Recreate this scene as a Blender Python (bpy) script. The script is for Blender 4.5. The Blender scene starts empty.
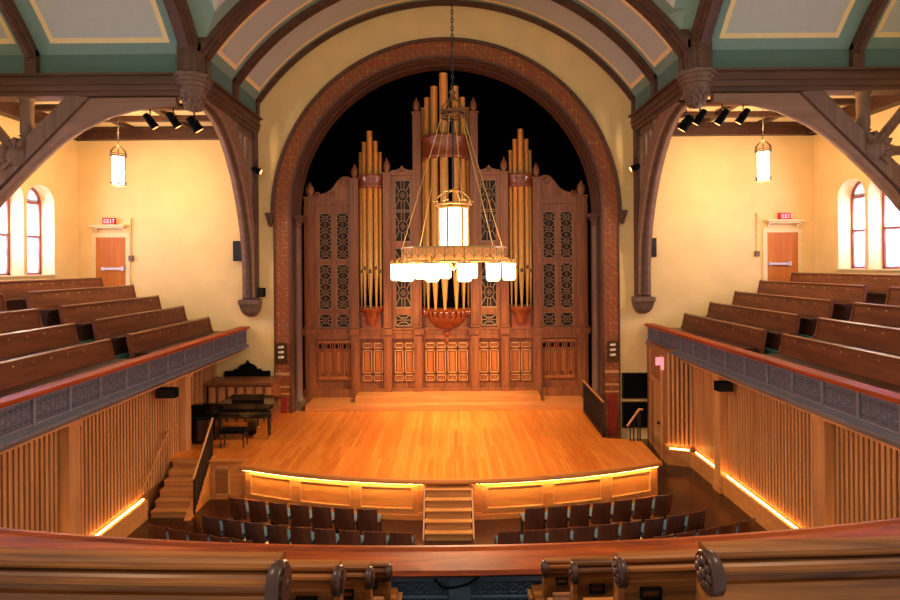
import bpy, bmesh, math, random
from mathutils import Vector, Matrix
random.seed(7)
PI = math.pi
C = bpy.context.scene.collection
XC = -0.05            # axis of the building
F = 520.0
WLOC = {}

# ------------------------------------------------------------------ materials
def new_mat(name):
    m = bpy.data.materials.new(name); m.use_nodes = True
    nt = m.node_tree
    return m, nt, nt.nodes['Principled BSDF']

def lin(c):
    return tuple(((v/255.0)/12.92 if v/255.0 <= 0.04045 else ((v/255.0+0.055)/1.055)**2.4) for v in c) + (1.0,)

def plain(name, rgb, rough=0.6, metal=0.0, var=0.12, scale=6.0, bump=0.0, spec=0.5, coat=0.0):
    m, nt, b = new_mat(name)
    tc = nt.nodes.new('ShaderNodeTexCoord')
    n = nt.nodes.new('ShaderNodeTexNoise'); n.inputs['Scale'].default_value = scale; n.inputs['Detail'].default_value = 4
    nt.links.new(tc.outputs['Object'], n.inputs['Vector'])
    r = nt.nodes.new('ShaderNodeValToRGB')
    c = lin(rgb)
    r.color_ramp.elements[0].position = 0.3; r.color_ramp.elements[1].position = 0.7
    r.color_ramp.elements[0].color = tuple(v*(1-var) for v in c[:3]) + (1,)
    r.color_ramp.elements[1].color = tuple(min(1, v*(1+var)) for v in c[:3]) + (1,)
    nt.links.new(n.outputs['Fac'], r.inputs['Fac']); nt.links.new(r.outputs['Color'], b.inputs['Base Color'])
    b.inputs['Roughness'].default_value = rough; b.inputs['Metallic'].default_value = metal
    b.inputs['Specular IOR Level'].default_value = spec
    b.inputs['Coat Weight'].default_value = coat
    if bump:
        bp = nt.nodes.new('ShaderNodeBump'); bp.inputs['Strength'].default_value = bump; bp.inputs['Distance'].default_value = 0.02
        nt.links.new(n.outputs['Fac'], bp.inputs['Height']); nt.links.new(bp.outputs['Normal'], b.inputs['Normal'])
    return m

def wood(name, light, dark, axis='Z', rough=0.35, scale=9.0, stretch=0.08, coat=0.1, bump=0.05, contrast=(0.32, 0.72), spec=0.5):
    """streaky wood, grain along the given axis"""
    m, nt, b = new_mat(name)
    tc = nt.nodes.new('ShaderNodeTexCoord'); mp = nt.nodes.new('ShaderNodeMapping')
    s = [1, 1, 1]; s['XYZ'.index(axis)] = stretch
    mp.inputs['Scale'].default_value = s
    nt.links.new(tc.outputs['Object'], mp.inputs['Vector'])
    n = nt.nodes.new('ShaderNodeTexNoise'); n.inputs['Scale'].default_value = scale; n.inputs['Detail'].default_value = 6
    n.inputs['Roughness'].default_value = 0.62; n.inputs['Distortion'].default_value = 0.6
    nt.links.new(mp.outputs['Vector'], n.inputs['Vector'])
    r = nt.nodes.new('ShaderNodeValToRGB')
    r.color_ramp.elements[0].position = contrast[0]; r.color_ramp.elements[1].position = contrast[1]
    r.color_ramp.elements[0].color = lin(dark); r.color_ramp.elements[1].color = lin(light)
    nt.links.new(n.outputs['Fac'], r.inputs['Fac']); nt.links.new(r.outputs['Color'], b.inputs['Base Color'])
    b.inputs['Roughness'].default_value = rough; b.inputs['Coat Weight'].default_value = coat
    b.inputs['Coat Roughness'].default_value = 0.2; b.inputs['Specular IOR Level'].default_value = spec
    if bump:
        bp = nt.nodes.new('ShaderNodeBump'); bp.inputs['Strength'].default_value = bump; bp.inputs['Distance'].default_value = 0.01
        nt.links.new(n.outputs['Fac'], bp.inputs['Height']); nt.links.new(bp.outputs['Normal'], b.inputs['Normal'])
    return m

def emis(name, rgb, strength):
    m, nt, b = new_mat(name)
    b.inputs['Base Color'].default_value = lin(rgb); b.inputs['Emission Color'].default_value = lin(rgb)
    b.inputs['Emission Strength'].default_value = strength
    return m

def planks(name, c1, c2, mort, w=2.2, h=0.085, rough=0.28, along='Y', coat=0.2):
    m, nt, b = new_mat(name)
    tc = nt.nodes.new('ShaderNodeTexCoord'); mp = nt.nodes.new('ShaderNodeMapping')
    if along == 'Y': mp.inputs['Rotation'].default_value = (0, 0, PI/2)
    nt.links.new(tc.outputs['Object'], mp.inputs['Vector'])
    br = nt.nodes.new('ShaderNodeTexBrick'); br.inputs['Scale'].default_value = 1
    br.inputs['Brick Width'].default_value = w; br.inputs['Row Height'].default_value = h
    br.inputs['Mortar Size'].default_value = 0.003; br.inputs['Color1'].default_value = lin(c1)
    br.inputs['Color2'].default_value = lin(c2); br.inputs['Mortar'].default_value = lin(mort); br.inputs['Bias'].default_value = -0.1
    br.offset = 0.37
    nt.links.new(mp.outputs['Vector'], br.inputs['Vector'])
    n = nt.nodes.new('ShaderNodeTexNoise'); n.inputs['Scale'].default_value = 14; n.inputs['Detail'].default_value = 5
    mp2 = nt.nodes.new('ShaderNodeMapping'); mp2.inputs['Scale'].default_value = (1, 0.1, 1)
    nt.links.new(tc.outputs['Object'], mp2.inputs['Vector']); nt.links.new(mp2.outputs['Vector'], n.inputs['Vector'])
    mx = nt.nodes.new('ShaderNodeMix'); mx.data_type = 'RGBA'; mx.blend_type = 'MULTIPLY'; mx.inputs['Factor'].default_value = 0.5
    r = nt.nodes.new('ShaderNodeValToRGB'); r.color_ramp.elements[0].position = .3; r.color_ramp.elements[1].position = .7
    r.color_ramp.elements[0].color = (.55, .5, .45, 1); r.color_ramp.elements[1].color = (1, 1, 1, 1)
    nt.links.new(n.outputs['Fac'], r.inputs['Fac'])
    nt.links.new(br.outputs['Color'], mx.inputs['A']); nt.links.new(r.outputs['Color'], mx.inputs['B'])
    nt.links.new(mx.outputs['Result'], b.inputs['Base Color'])
    b.inputs['Roughness'].default_value = rough; b.inputs['Coat Weight'].default_value = coat; b.inputs['Coat Roughness'].default_value = .25
    return m

def stencil(name):
    """painted stencil band: rosettes and scrolls in orange, red and olive"""
    m, nt, b = new_mat(name)
    tc = nt.nodes.new('ShaderNodeTexCoord')
    v = nt.nodes.new('ShaderNodeTexVoronoi'); v.inputs['Scale'].default_value = 4.5; v.feature = 'F1'; v.inputs['Randomness'].default_value = .35
    nt.links.new(tc.outputs['Object'], v.inputs['Vector'])
    w = nt.nodes.new('ShaderNodeTexMagic'); w.inputs['Scale'].default_value = 4.5; w.inputs['Distortion'].default_value = 1.6; w.turbulence_depth = 3
    nt.links.new(tc.outputs['Object'], w.inputs['Vector'])
    mth = nt.nodes.new('ShaderNodeMath'); mth.operation = 'MULTIPLY_ADD'; mth.inputs[1].default_value = .8
    nt.links.new(v.outputs['Distance'], mth.inputs[0]); nt.links.new(w.outputs['Fac'], mth.inputs[2])
    r = nt.nodes.new('ShaderNodeValToRGB'); cr = r.color_ramp; cr.interpolation = 'CONSTANT'
    cr.elements[0].position = 0; cr.elements[0].color = lin((166, 94, 38))
    cr.elements[1].position = 0.40; cr.elements[1].color = lin((136, 56, 26))
    for p, c in ((0.55, (190, 122, 54)), (0.68, (118, 92, 44)), (0.84, (150, 68, 30))):
        e = cr.elements.new(p); e.color = lin(c)
    nt.links.new(mth.outputs[0], r.inputs['Fac']); nt.links.new(r.outputs['Color'], b.inputs['Base Color'])
    b.inputs['Roughness'].default_value = .6
    return m

def glass_mat(name, rgb):
    """stained window glass: translucent sheet with soft violet edges"""
    m, nt, b = new_mat(name)
    nt.nodes.remove(b)
    out = [n for n in nt.nodes if n.type == 'OUTPUT_MATERIAL'][0]
    tr = nt.nodes.new('ShaderNodeBsdfTranslucent'); tp = nt.nodes.new('ShaderNodeBsdfTransparent'); mx = nt.nodes.new('ShaderNodeMixShader')
    tc = nt.nodes.new('ShaderNodeTexCoord'); n = nt.nodes.new('ShaderNodeTexNoise'); n.inputs['Scale'].default_value = 2.5
    r = nt.nodes.new('ShaderNodeValToRGB'); r.color_ramp.elements[0].position = .35; r.color_ramp.elements[1].position = .6
    r.color_ramp.elements[0].color = lin((190, 170, 240)); r.color_ramp.elements[1].color = lin(rgb)
    nt.links.new(tc.outputs['Object'], n.inputs['Vector']); nt.links.new(n.outputs['Fac'], r.inputs['Fac'])
    nt.links.new(r.outputs['Color'], tr.inputs['Color']); nt.links.new(r.outputs['Color'], tp.inputs['Color'])
    mx.inputs[0].default_value = .6
    nt.links.new(tr.outputs[0], mx.inputs[1]); nt.links.new(tp.outputs[0], mx.inputs[2]); nt.links.new(mx.outputs[0], out.inputs['Surface'])
    return m

M = {}
M['plaster'] = plain('cream_plaster', (240, 206, 144), rough=.85, var=.05, scale=1.3, spec=.2)
M['stone'] = plain('cream_trim', (236, 212, 160), rough=.8, var=.04, spec=.2)
M['v_grey'] = plain('vault_grey_paint', (186, 188, 176), rough=.85, var=.03, spec=.2)
M['v_mid'] = plain('vault_mid_green', (124, 150, 136), rough=.85, var=.04, spec=.2)
M['v_dark'] = plain('vault_dark_green', (92, 120, 110), rough=.85, var=.04, spec=.2)
M['v_cream'] = plain('vault_cream_line', (240, 214, 152), rough=.85, var=.03, spec=.2)
M['beam'] = wood('brown_beam', (104, 68, 46), (72, 46, 30), 'X', rough=.55, coat=0, scale=5)
M['beam_light'] = wood('pale_brown_web', (150, 112, 86), (126, 92, 68), 'X', rough=.65, coat=0, scale=5)
M['beam_dark'] = wood('dark_ceiling_beam', (84, 46, 30), (54, 28, 18), 'Y', rough=.5, coat=0)
M['panel_ceil'] = plain('cream_ceiling_panel', (238, 212, 150), rough=.85, var=.04)
M['grey_wood'] = wood('grey_brown_carving', (128, 98, 78), (98, 72, 56), 'Z', rough=.6, coat=0)
M['slat'] = wood('honey_oak_slat', (214, 152, 96), (180, 118, 68), 'Z', rough=.4, scale=7)
M['slat_back'] = wood('slat_backing', (166, 104, 58), (140, 82, 42), 'Z', rough=.6, coat=0)
M['oak'] = wood('honey_oak_horizontal', (204, 142, 84), (166, 106, 56), 'X', rough=.4, scale=7)
M['door'] = wood('orange_door_veneer', (206, 124, 44), (178, 98, 30), 'Z', rough=.5, scale=5, coat=0, spec=.2)
M['org'] = wood('organ_case_wood', (164, 96, 52), (114, 63, 33), 'Z', rough=.42, scale=8)
M['org_low'] = wood('organ_wainscot_wood', (190, 110, 54), (144, 76, 34), 'Z', rough=.4, scale=8)
M['org_lt'] = wood('organ_panel_moulding', (220, 164, 104), (186, 126, 74), 'Z', rough=.4)
M['org_red'] = wood('organ_turned_red_wood', (160, 78, 40), (112, 48, 24), 'X', rough=.3, coat=.3)
M['slat_dark'] = plain('dark_fret_backing', (38, 22, 18), rough=.8)
M['grille'] = plain('grille_fretwork', (158, 120, 88), rough=.5, var=.1)
M['black'] = plain('matt_black', (10, 10, 12), rough=.9, var=.1, spec=.1)
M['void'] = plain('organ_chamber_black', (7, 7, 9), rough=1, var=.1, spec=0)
M['gold'] = plain('gilded_pipe_metal', (222, 172, 96), rough=.36, metal=.5, var=.06, scale=3)
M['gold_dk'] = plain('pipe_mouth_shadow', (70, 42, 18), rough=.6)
M['pew'] = wood('gallery_pew_wood', (138, 76, 42), (92, 48, 26), 'X', rough=.5, scale=6, coat=.0, stretch=.15, spec=.3)
M['pew_edge'] = wood('pew_top_rail', (150, 92, 56), (112, 64, 38), 'X', rough=.35)
M['pew_front'] = wood('aged_oak_pew', (196, 118, 50), (82, 40, 14), 'X', rough=.45, scale=14, stretch=.05, coat=.1, spec=.35, bump=.18, contrast=(.36, .66))
M['pew_shade'] = wood('pew_shade_wood', (74, 40, 24), (46, 24, 14), 'X', rough=.35, scale=10)  # shade on pew seats and in grooves, put into a darker wood colour
M['scroll'] = plain('dark_carved_scroll', (74, 42, 30), rough=.3, spec=.5)
M['cap'] = wood('red_parapet_cap', (184, 76, 24), (128, 44, 14), 'Y', rough=.5, coat=.0, spec=.2, scale=9)
M['cap_x'] = wood('red_parapet_cap_front', (200, 90, 24), (112, 42, 10), 'X', rough=.42, coat=.0, spec=.25, scale=9, stretch=.12)
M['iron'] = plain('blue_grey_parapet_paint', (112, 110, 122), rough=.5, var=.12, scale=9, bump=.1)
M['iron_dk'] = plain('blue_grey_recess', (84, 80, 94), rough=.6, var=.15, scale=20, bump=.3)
M['iron_blue'] = plain('slate_blue_parapet_paint', (92, 116, 144), rough=.45, var=.1, scale=8)
M['carpet'] = plain('teal_carpet', (52, 92, 92), rough=.95, var=.2, scale=60, spec=.1)
M['floor'] = planks('dark_hall_floor', (56, 27, 18), (44, 20, 13), (28, 13, 8), rough=.22, along='X', coat=.3)
M['stage'] = planks('stage_floor_planks', (230, 138, 54), (208, 108, 34), (148, 70, 22), w=2.4, h=.11)
M['stage_edge'] = wood('stage_nosing', (214, 136, 68), (184, 108, 50), 'X', rough=.35)
M['riser'] = wood('stage_riser_wood', (214, 142, 78), (186, 114, 56), 'X', rough=.35)
M['chair_back'] = wood('chair_back_ply', (112, 60, 38), (78, 40, 25), 'Z', rough=.35, scale=12)
M['blue'] = plain('blue_seat_cloth', (84, 112, 134), rough=.9, var=.1, scale=40, spec=.1)
M['steel'] = plain('dark_steel', (40, 36, 36), rough=.45, metal=.6)
M['bronze'] = plain('bronze_metal', (104, 70, 40), rough=.4, metal=.7)
M['brass'] = plain('pale_brass', (190, 150, 90), rough=.35, metal=.7)
M['chrome'] = plain('brushed_chrome', (200, 200, 196), rough=.3, metal=.8, var=.04)
M['lacquer'] = plain('black_piano_lacquer', (10, 9, 10), rough=.18, coat=.6, var=.1)
M['white'] = plain('ivory_white', (232, 226, 214), rough=.5, var=.03)
M['stencil'] = stencil('stencilled_arch_band')
M['jamb'] = wood('brown_arch_moulding', (110, 72, 50), (76, 46, 32), 'Z', rough=.55, coat=0)
M['red_panel'] = plain('dark_red_dado', (150, 40, 22), rough=.6)
M['win_wood'] = wood('window_sash_wood', (150, 84, 54), (116, 58, 38), 'Z', rough=.5)
M['glass'] = glass_mat('stained_window_glass', (250, 250, 255))
M['led'] = emis('warm_led_strip', (255, 205, 118), 75)
M['led_soft'] = emis('warm_led_strip_low', (255, 186, 90), 45)
M['lamp'] = emis('glowing_lantern_glass', (255, 226, 196), 9)
M['lamp2'] = emis('glowing_chandelier_glass', (255, 214, 160), 7)
M['lens'] = emis('stage_lamp_lens', (255, 190, 120), 2)
M['sign_red'] = emis('exit_sign_face', (180, 30, 40), 0.4)
M['sign_txt'] = emis('exit_sign_letters', (255, 170, 170), .8)
M['pink'] = emis('pink_sign_face', (240, 150, 160), .8)

# ------------------------------------------------------------------ mesh builder
class MB:
    def __init__(s): s.v = []; s.f = []; s.m = []; s.s = []
    def add(s, vs, fs, mi=0, smooth=False):
        k = len(s.v); s.v += [Vector(p) for p in vs]
        for f in fs: s.f.append([i+k for i in f]); s.m.append(mi); s.s.append(smooth)
        return s
    def box(s, x0, x1, y0, y1, z0, z1, mi=0):
        vs = [(x, y, z) for z in (z0, z1) for y in (y0, y1) for x in (x0, x1)]
        return s.add(vs, [(0, 2, 3, 1), (4, 5, 7, 6), (0, 1, 5, 4), (2, 6, 7, 3), (0, 4, 6, 2), (1, 3, 7, 5)], mi)
    def obox(s, c, ax, ay, az, hx, hy, hz, mi=0):
        c = Vector(c); vs = [c+ax*(sx*hx)+ay*(sy*hy)+az*(sz*hz) for sz in (-1, 1) for sy in (-1, 1) for sx in (-1, 1)]
        return s.add(vs, [(0, 2, 3, 1), (4, 5, 7, 6), (0, 1, 5, 4), (2, 6, 7, 3), (0, 4, 6, 2), (1, 3, 7, 5)], mi)
    def bar(s, a, b, w, h, up=(0, 0, 1), mi=0):
        a = Vector(a); b = Vector(b); d = (b-a); L = d.length
        if L < 1e-6: return s
        d.normalize(); u = Vector(up)
        if abs(d.dot(u)) > .99: u = Vector((0, 1, 0))
        x = d.cross(u).normalized(); z = x.cross(d)
        return s.obox((a+b)/2, d, x, z, L/2, w/2, h/2, mi)
    def prism(s, poly, plane, a0, a1, mi=0, smooth=False):
        """poly in 2D; plane 'XZ' extruded along Y, 'YZ' along X, 'XY' along Z"""
        def P(p, a):
            return {'XZ': (p[0], a, p[1]), 'YZ': (a, p[0], p[1]), 'XY': (p[0], p[1], a)}[plane]
        n = len(poly)
        vs = [P(p, a0) for p in poly] + [P(p, a1) for p in poly]
        fs = [tuple(range(n)), tuple(range(2*n-1, n-1, -1))]
        s.add(vs, fs, mi)
        return s.add(vs, [(i, (i+1) % n, (i+1) % n+n, i+n) for i in range(n)], mi, smooth)
    def loft(s, rings, closed=True, cap=True, mi=0, smooth=True):
        n = len(rings[0]); vs = [p for r in rings for p in r]; fs = []
        for k in range(len(rings)-1):
            for i in range(n if closed else n-1):
                j = (i+1) % n
                fs.append((k*n+i, k*n+j, (k+1)*n+j, (k+1)*n+i))
        s.add(vs, fs, mi, smooth)
        if cap and closed:
            s.add(rings[0], [tuple(range(n-1, -1, -1))], mi); s.add(rings[-1], [tuple(range(n))], mi)
        return s
    def lathe(s, prof, c, seg=16, axis='Z', mi=0, a0=0, a1=2*PI, smooth=True):
        """prof: list of (radius, height)"""
        c = Vector(c); full = abs(a1-a0-2*PI) < 1e-6; rings = []
        for r, h in prof:
            ring = []
            for i in range(seg if full else seg+1):
                a = a0+(a1-a0)*i/seg; u, w = max(r, 1e-4)*math.cos(a), max(r, 1e-4)*math.sin(a)
                ring.append(c+Vector({'Z': (u, w, h), 'Y': (u, h, w), 'X': (h, u, w)}[axis]))
            rings.append(ring)
        return s.loft(rings, closed=full, cap=full, mi=mi, smooth=smooth)
    def tube(s, pts, r, seg=8, mi=0, closed=False):
        pts = [Vector(p) for p in pts]; rings = []; n = len(pts)
        for i, p in enumerate(pts):
            a = pts[(i-1) % n] if (i > 0 or closed) else p; b = pts[(i+1) % n] if (i < n-1 or closed) else p
            d = (b-a).normalized(); u = Vector((0, 0, 1)) if abs(d.z) < .9 else Vector((0, 1, 0))
            x = d.cross(u).normalized(); y = x.cross(d)
            rr = r[i] if isinstance(r, (list, tuple)) else r
            rings.append([p+x*(rr*math.cos(2*PI*k/seg))+y*(rr*math.sin(2*PI*k/seg)) for k in range(seg)])
        if closed: rings.append(rings[0])
        return s.loft(rings, cap=not closed, mi=mi)
    def ring(s, c, R, r, axis='Y', seg=20, ts=6, mi=0, rx=None):
        pts = []
        for i in range(seg):
            a = 2*PI*i/seg; u, w = (rx or R)*math.cos(a), R*math.sin(a)
            pts.append(Vector(c)+Vector({'Z': (u, w, 0), 'Y': (u, 0, w), 'X': (0, u, w)}[axis]))
        return s.tube(pts, r, ts, mi, closed=True)
    def arcband(s, c, r0, r1, y0, y1, a0=0, a1=PI, seg=48, mi=0):
        """band in the XZ plane between radii r0<r1, thick y0..y1"""
        rings = []
        for i in range(seg+1):
            a = a0+(a1-a0)*i/seg; ca, sa = math.cos(a), math.sin(a)
            rings.append([(c[0]+r*ca, y, c[1]+r*sa) for r, y in ((r0, y0), (r1, y0), (r1, y1), (r0, y1))])
        return s.loft(rings, mi=mi, smooth=False)
    def sweep(s, prof, path, up=(0, 0, 1), mi=0, smooth=False, mis=None):
        """prof (side, up) swept along path; side is to the right of travel"""
        path = [Vector(p) for p in path]; n = len(path); rings = []; u = Vector(up)
        for i, p in enumerate(path):
            d = (path[min(i+1, n-1)]-path[max(i-1, 0)]).normalized()
            x = d.cross(u).normalized(); w = x.cross(d)
            rings.append([p+x*a+w*b for a, b in prof])
        return s.loft(rings, mi=mi, smooth=smooth)
    def build(s, name, mats, parent=None, label=None, bevel=0):
        if not isinstance(mats, (list, tuple)): mats = [mats]
        base = Vector((0, 0, 0))
        if parent is not None: base = WLOC[parent.name]
        xs = [v.x for v in s.v]; ys = [v.y for v in s.v]; zs = [v.z for v in s.v]
        org = Vector(((min(xs)+max(xs))/2, (min(ys)+max(ys))/2, min(zs)))
        me = bpy.data.meshes.new(name); me.from_pydata([tuple(v-org) for v in s.v], [], s.f)
        for m in mats: me.materials.append(m)
        me.polygons.foreach_set('material_index', s.m); me.polygons.foreach_set('use_smooth', s.s)
        bm = bmesh.new(); bm.from_mesh(me); bmesh.ops.recalc_face_normals(bm, faces=bm.faces); bm.to_mesh(me); bm.free()
        me.update()
        o = bpy.data.objects.new(name, me); C.objects.link(o)
        if parent is not None: o.parent = parent
        o.location = org-base; WLOC[o.name] = org
        if label: o['label'] = label
        if bevel:
            b = o.modifiers.new('bevel', 'BEVEL'); b.width = bevel; b.segments = 2; b.limit_method = 'ANGLE'
        return o

def thing(name, label, cat, loc=(0, 0, 0), group=None):
    o = bpy.data.objects.new(name, None); C.objects.link(o); o.location = loc; o.empty_display_size = .1
    WLOC[o.name] = Vector(loc); o['label'] = label; o['category'] = cat
    if group: o['group'] = group
    return o
def tag(o, label, cat, group=None):
    o['label'] = label; o['category'] = cat
    if group: o['group'] = group
    return o
def struct(o):
    o['kind'] = 'structure'; return o
def dup(src, loc, rotz=0, label=None, parent=None):
    o = src.copy(); C.objects.link(o); o.location = loc; o.rotation_euler = (0, 0, rotz)
    if label: o['label'] = label
    def rec(a, b):
        for ch in list(a.children):
            c = ch.copy(); C.objects.link(c); c.parent = b; rec(ch, c)
    rec(src, o)
    return o
trim_n = [0]
def trim(mb, mats, bevel=0):
    trim_n[0] += 1
    return struct(mb.build('trim_%d' % trim_n[0], mats, bevel=bevel))

# ------------------------------------------------------------------ main dimensions
YW = 17.8            # back wall plane
YP = 13.76           # plane of the crossing
ZS = 7.78            # springing of the arch
XB = 6.65            # centre line of the depth beams
XW = 12.6            # gallery side walls
ZG = 10.45           # underside level of the gallery ceiling beams
RV, ZV = 7.84, 7.15  # vault radius and centre height
ZSP = 11.64          # vault springing above the dark green band
YC = YP-6.43         # centre of the transept vault

# ------------------------------------------------------------------ floor and walls
struct(MB().box(XC-13.2, XC+13.2, 2.5, 21.5, -.15, 0).build('floor', M['floor']))
# back wall with the great arch cut out
mb = MB(); T0, T1 = YW, YW+.35; RA = 5.36
def wall_quad(x0, x1, z0a, z0b, z1a, z1b):
    mb.prism([(x0, z0a), (x1, z0b), (x1, z1b), (x0, z1a)], 'XZ', T0, T1)
wall_quad(XC-XW-.6, XC-RA, 0, 0, 15.6, 15.6); wall_quad(XC+RA, XC+XW+.6, 0, 0, 15.6, 15.6)
NS = 48
for i in range(NS):
    a, b = PI-PI*i/NS, PI-PI*(i+1)/NS
    wall_quad(XC+RA*math.cos(a), XC+RA*math.cos(b), ZS+RA*math.sin(a), ZS+RA*math.sin(b), 15.6, 15.6)
struct(mb.build('wall_back', M['plaster']))
# black chamber behind the organ
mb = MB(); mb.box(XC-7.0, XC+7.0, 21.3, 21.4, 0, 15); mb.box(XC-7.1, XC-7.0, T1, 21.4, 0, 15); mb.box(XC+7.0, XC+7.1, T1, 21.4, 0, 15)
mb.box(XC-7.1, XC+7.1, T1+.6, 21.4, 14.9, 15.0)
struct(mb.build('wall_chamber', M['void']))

def side_wall(sgn, name):
    """gallery side wall with arched window recesses"""
    xi = XC+sgn*XW; xo = xi+sgn*.55
    wins = [(15.65, 16.72), (14.45, 15.52), (11.2, 12.27), (10.0, 11.07)]
    zs, zsill, top = 8.05, 5.75, 12.6
    mb = MB()
    ys = [YW] + [v for w in wins for v in (w[1], w[0])] + [7.2]
    for k in range(0, len(ys), 2):
        mb.box(min(xi, xo), max(xi, xo), ys[k+1], ys[k], 0, top)
    for (y0, y1) in wins:
        r = (y1-y0)/2; yc = (y0+y1)/2
        mb.box(min(xi, xo), max(xi, xo), y0, y1, 0, zsill)
        n = 14
        for i in range(n):
            a, b = PI-PI*i/n, PI-PI*(i+1)/n
            mb.prism([(yc+r*math.cos(a), zs+r*math.sin(a)), (yc+r*math.cos(b), zs+r*math.sin(b)), (yc+r*math.cos(b), top), (yc+r*math.cos(a), top)], 'YZ', min(xi, xo), max(xi, xo))
    struct(mb.build(name, M['plaster']))
    for k, (y0, y1) in enumerate(wins):
        r = (y1-y0)/2; yc = (y0+y1)/2; xg = xi+sgn*.47
        fr = MB(); w = .075
        xa, xb = sorted((xg-sgn*.05, xg+sgn*.05))
        fr.box(xa, xb, y0, y0+w, zsill, zs); fr.box(xa, xb, y1-w, y1, zsill, zs); fr.box(xa, xb, y0, y1, zsill, zsill+.1)
        for zz in (zs-.04, 6.95): fr.box(xa-.01, xb+.01, y0+w, y1-w, zz, zz+.08)
        n = 16; rings = []
        for i in range(n+1):
            a = PI*i/n
            rings.append([(x, yc+rr*math.cos(a), zs+rr*math.sin(a)) for rr, x in ((r-w, xa), (r, xa), (r, xb), (r-w, xb))])
        fr.loft(rings, smooth=False)
        fr.box(xa+.02, xb-.02, yc-.015, yc+.015, zs, zs+r-.02)
        fo = fr.build('window_%d' % (k+1+(4 if sgn > 0 else 0)), M['win_wood']); struct(fo)
        g = MB(); pts = [(y0+w, zsill+.1), (y1-w, zsill+.1)]+[(yc+(r-w)*math.cos(PI*i/n), zs+(r-w)*math.sin(PI*i/n)) for i in range(n+1)]
        g.prism(pts, 'YZ', xg-.006, xg+.006); g.build('pane', M['glass'], fo)
        sl = MB(); a, b = sorted((xi-sgn*.06, xg-sgn*.05)); sl.box(a, b, y0-.05, y1+.05, zsill-.01, zsill+.04)
        sl.build('sill', M['stone'], fo)
side_wall(-1, 'wall_left'); side_wall(1, 'wall_right')

# ------------------------------------------------------------------ arch mouldings round the organ
ac = (XC, ZS)
mb = MB(); mb.arcband(ac, RA, 5.87, YW-.06, YW, seg=64)
for sgn in (-1, 1):
    a, b = sorted((XC+sgn*RA, XC+sgn*5.87)); mb.box(a, b, YW-.06, YW, 2.35, ZS)
trim(mb, M['stencil'])
mb = MB()
mb.arcband(ac, 5.86, 5.93, YW-.14, YW, seg=64); mb.arcband(ac, 5.93, 5.98, YW-.1, YW, seg=64)
mb.arcband(ac, 5.28, 5.36, YW-.12, YW+.12, seg=64)
mb.arcband(ac, 5.26, 5.31, YW+.12, YW+.45, seg=64)
mb.arcband(ac, 5.23, 5.28, YW+.45, YW+.95, seg=64)
for sgn in (-1, 1):
    for r0, r1, y0, y1 in ((5.85, 5.89, YW-.1, YW), (5.28, 5.36, YW-.1, YW+.12), (5.30, 5.36, YW+.12, YW+.45)):
        a, b = sorted((XC+sgn*r0, XC+sgn*r1)); mb.box(a, b, y0, y1, .0, ZS)
trim(mb, M['jamb'])
mb = MB()   # inner dark reveal behind the columns
for sgn in (-1, 1):
    a, b = sorted((XC+sgn*5.22, XC+sgn*5.36)); mb.box(a, b, YW+.45, YW+1.0, .8, ZS)
    # small capitals of the outer order
    a, b = sorted((XC+sgn*5.86, XC+sgn*6.14)); mb.box(a, b, YW-.2, YW, ZS-.06, ZS+.04); mb.box(min(a, b)+.03, max(a, b)-.03, YW-.17, YW, ZS-.14, ZS-.06)
    mb.lathe([(.02, -.42), (.08, -.34), (.1, -.2), (.14, -.12)], (XC+sgn*6.0, YW-.06, ZS-.02), 10)
trim(mb, M['jamb'])
mb = MB()   # panelled dado of the jamb pilasters
for sgn in (-1, 1):
    a, b = sorted((XC+sgn*5.36, XC+sgn*5.87))
    mb.box(a, b, YW-.07, YW, 0, 2.35, 0)
    mb.box(a+.1, b-.1, YW-.09, YW-.07, .15, 1.55, 1)
    for z0, z1 in ((1.62, 1.68), (1.86, 1.92), (2.28, 2.38)): mb.box(a, b, YW-.1, YW-.06, z0, z1, 2)
trim(mb, [M['stencil'], M['red_panel'], M['org_lt']])
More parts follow.
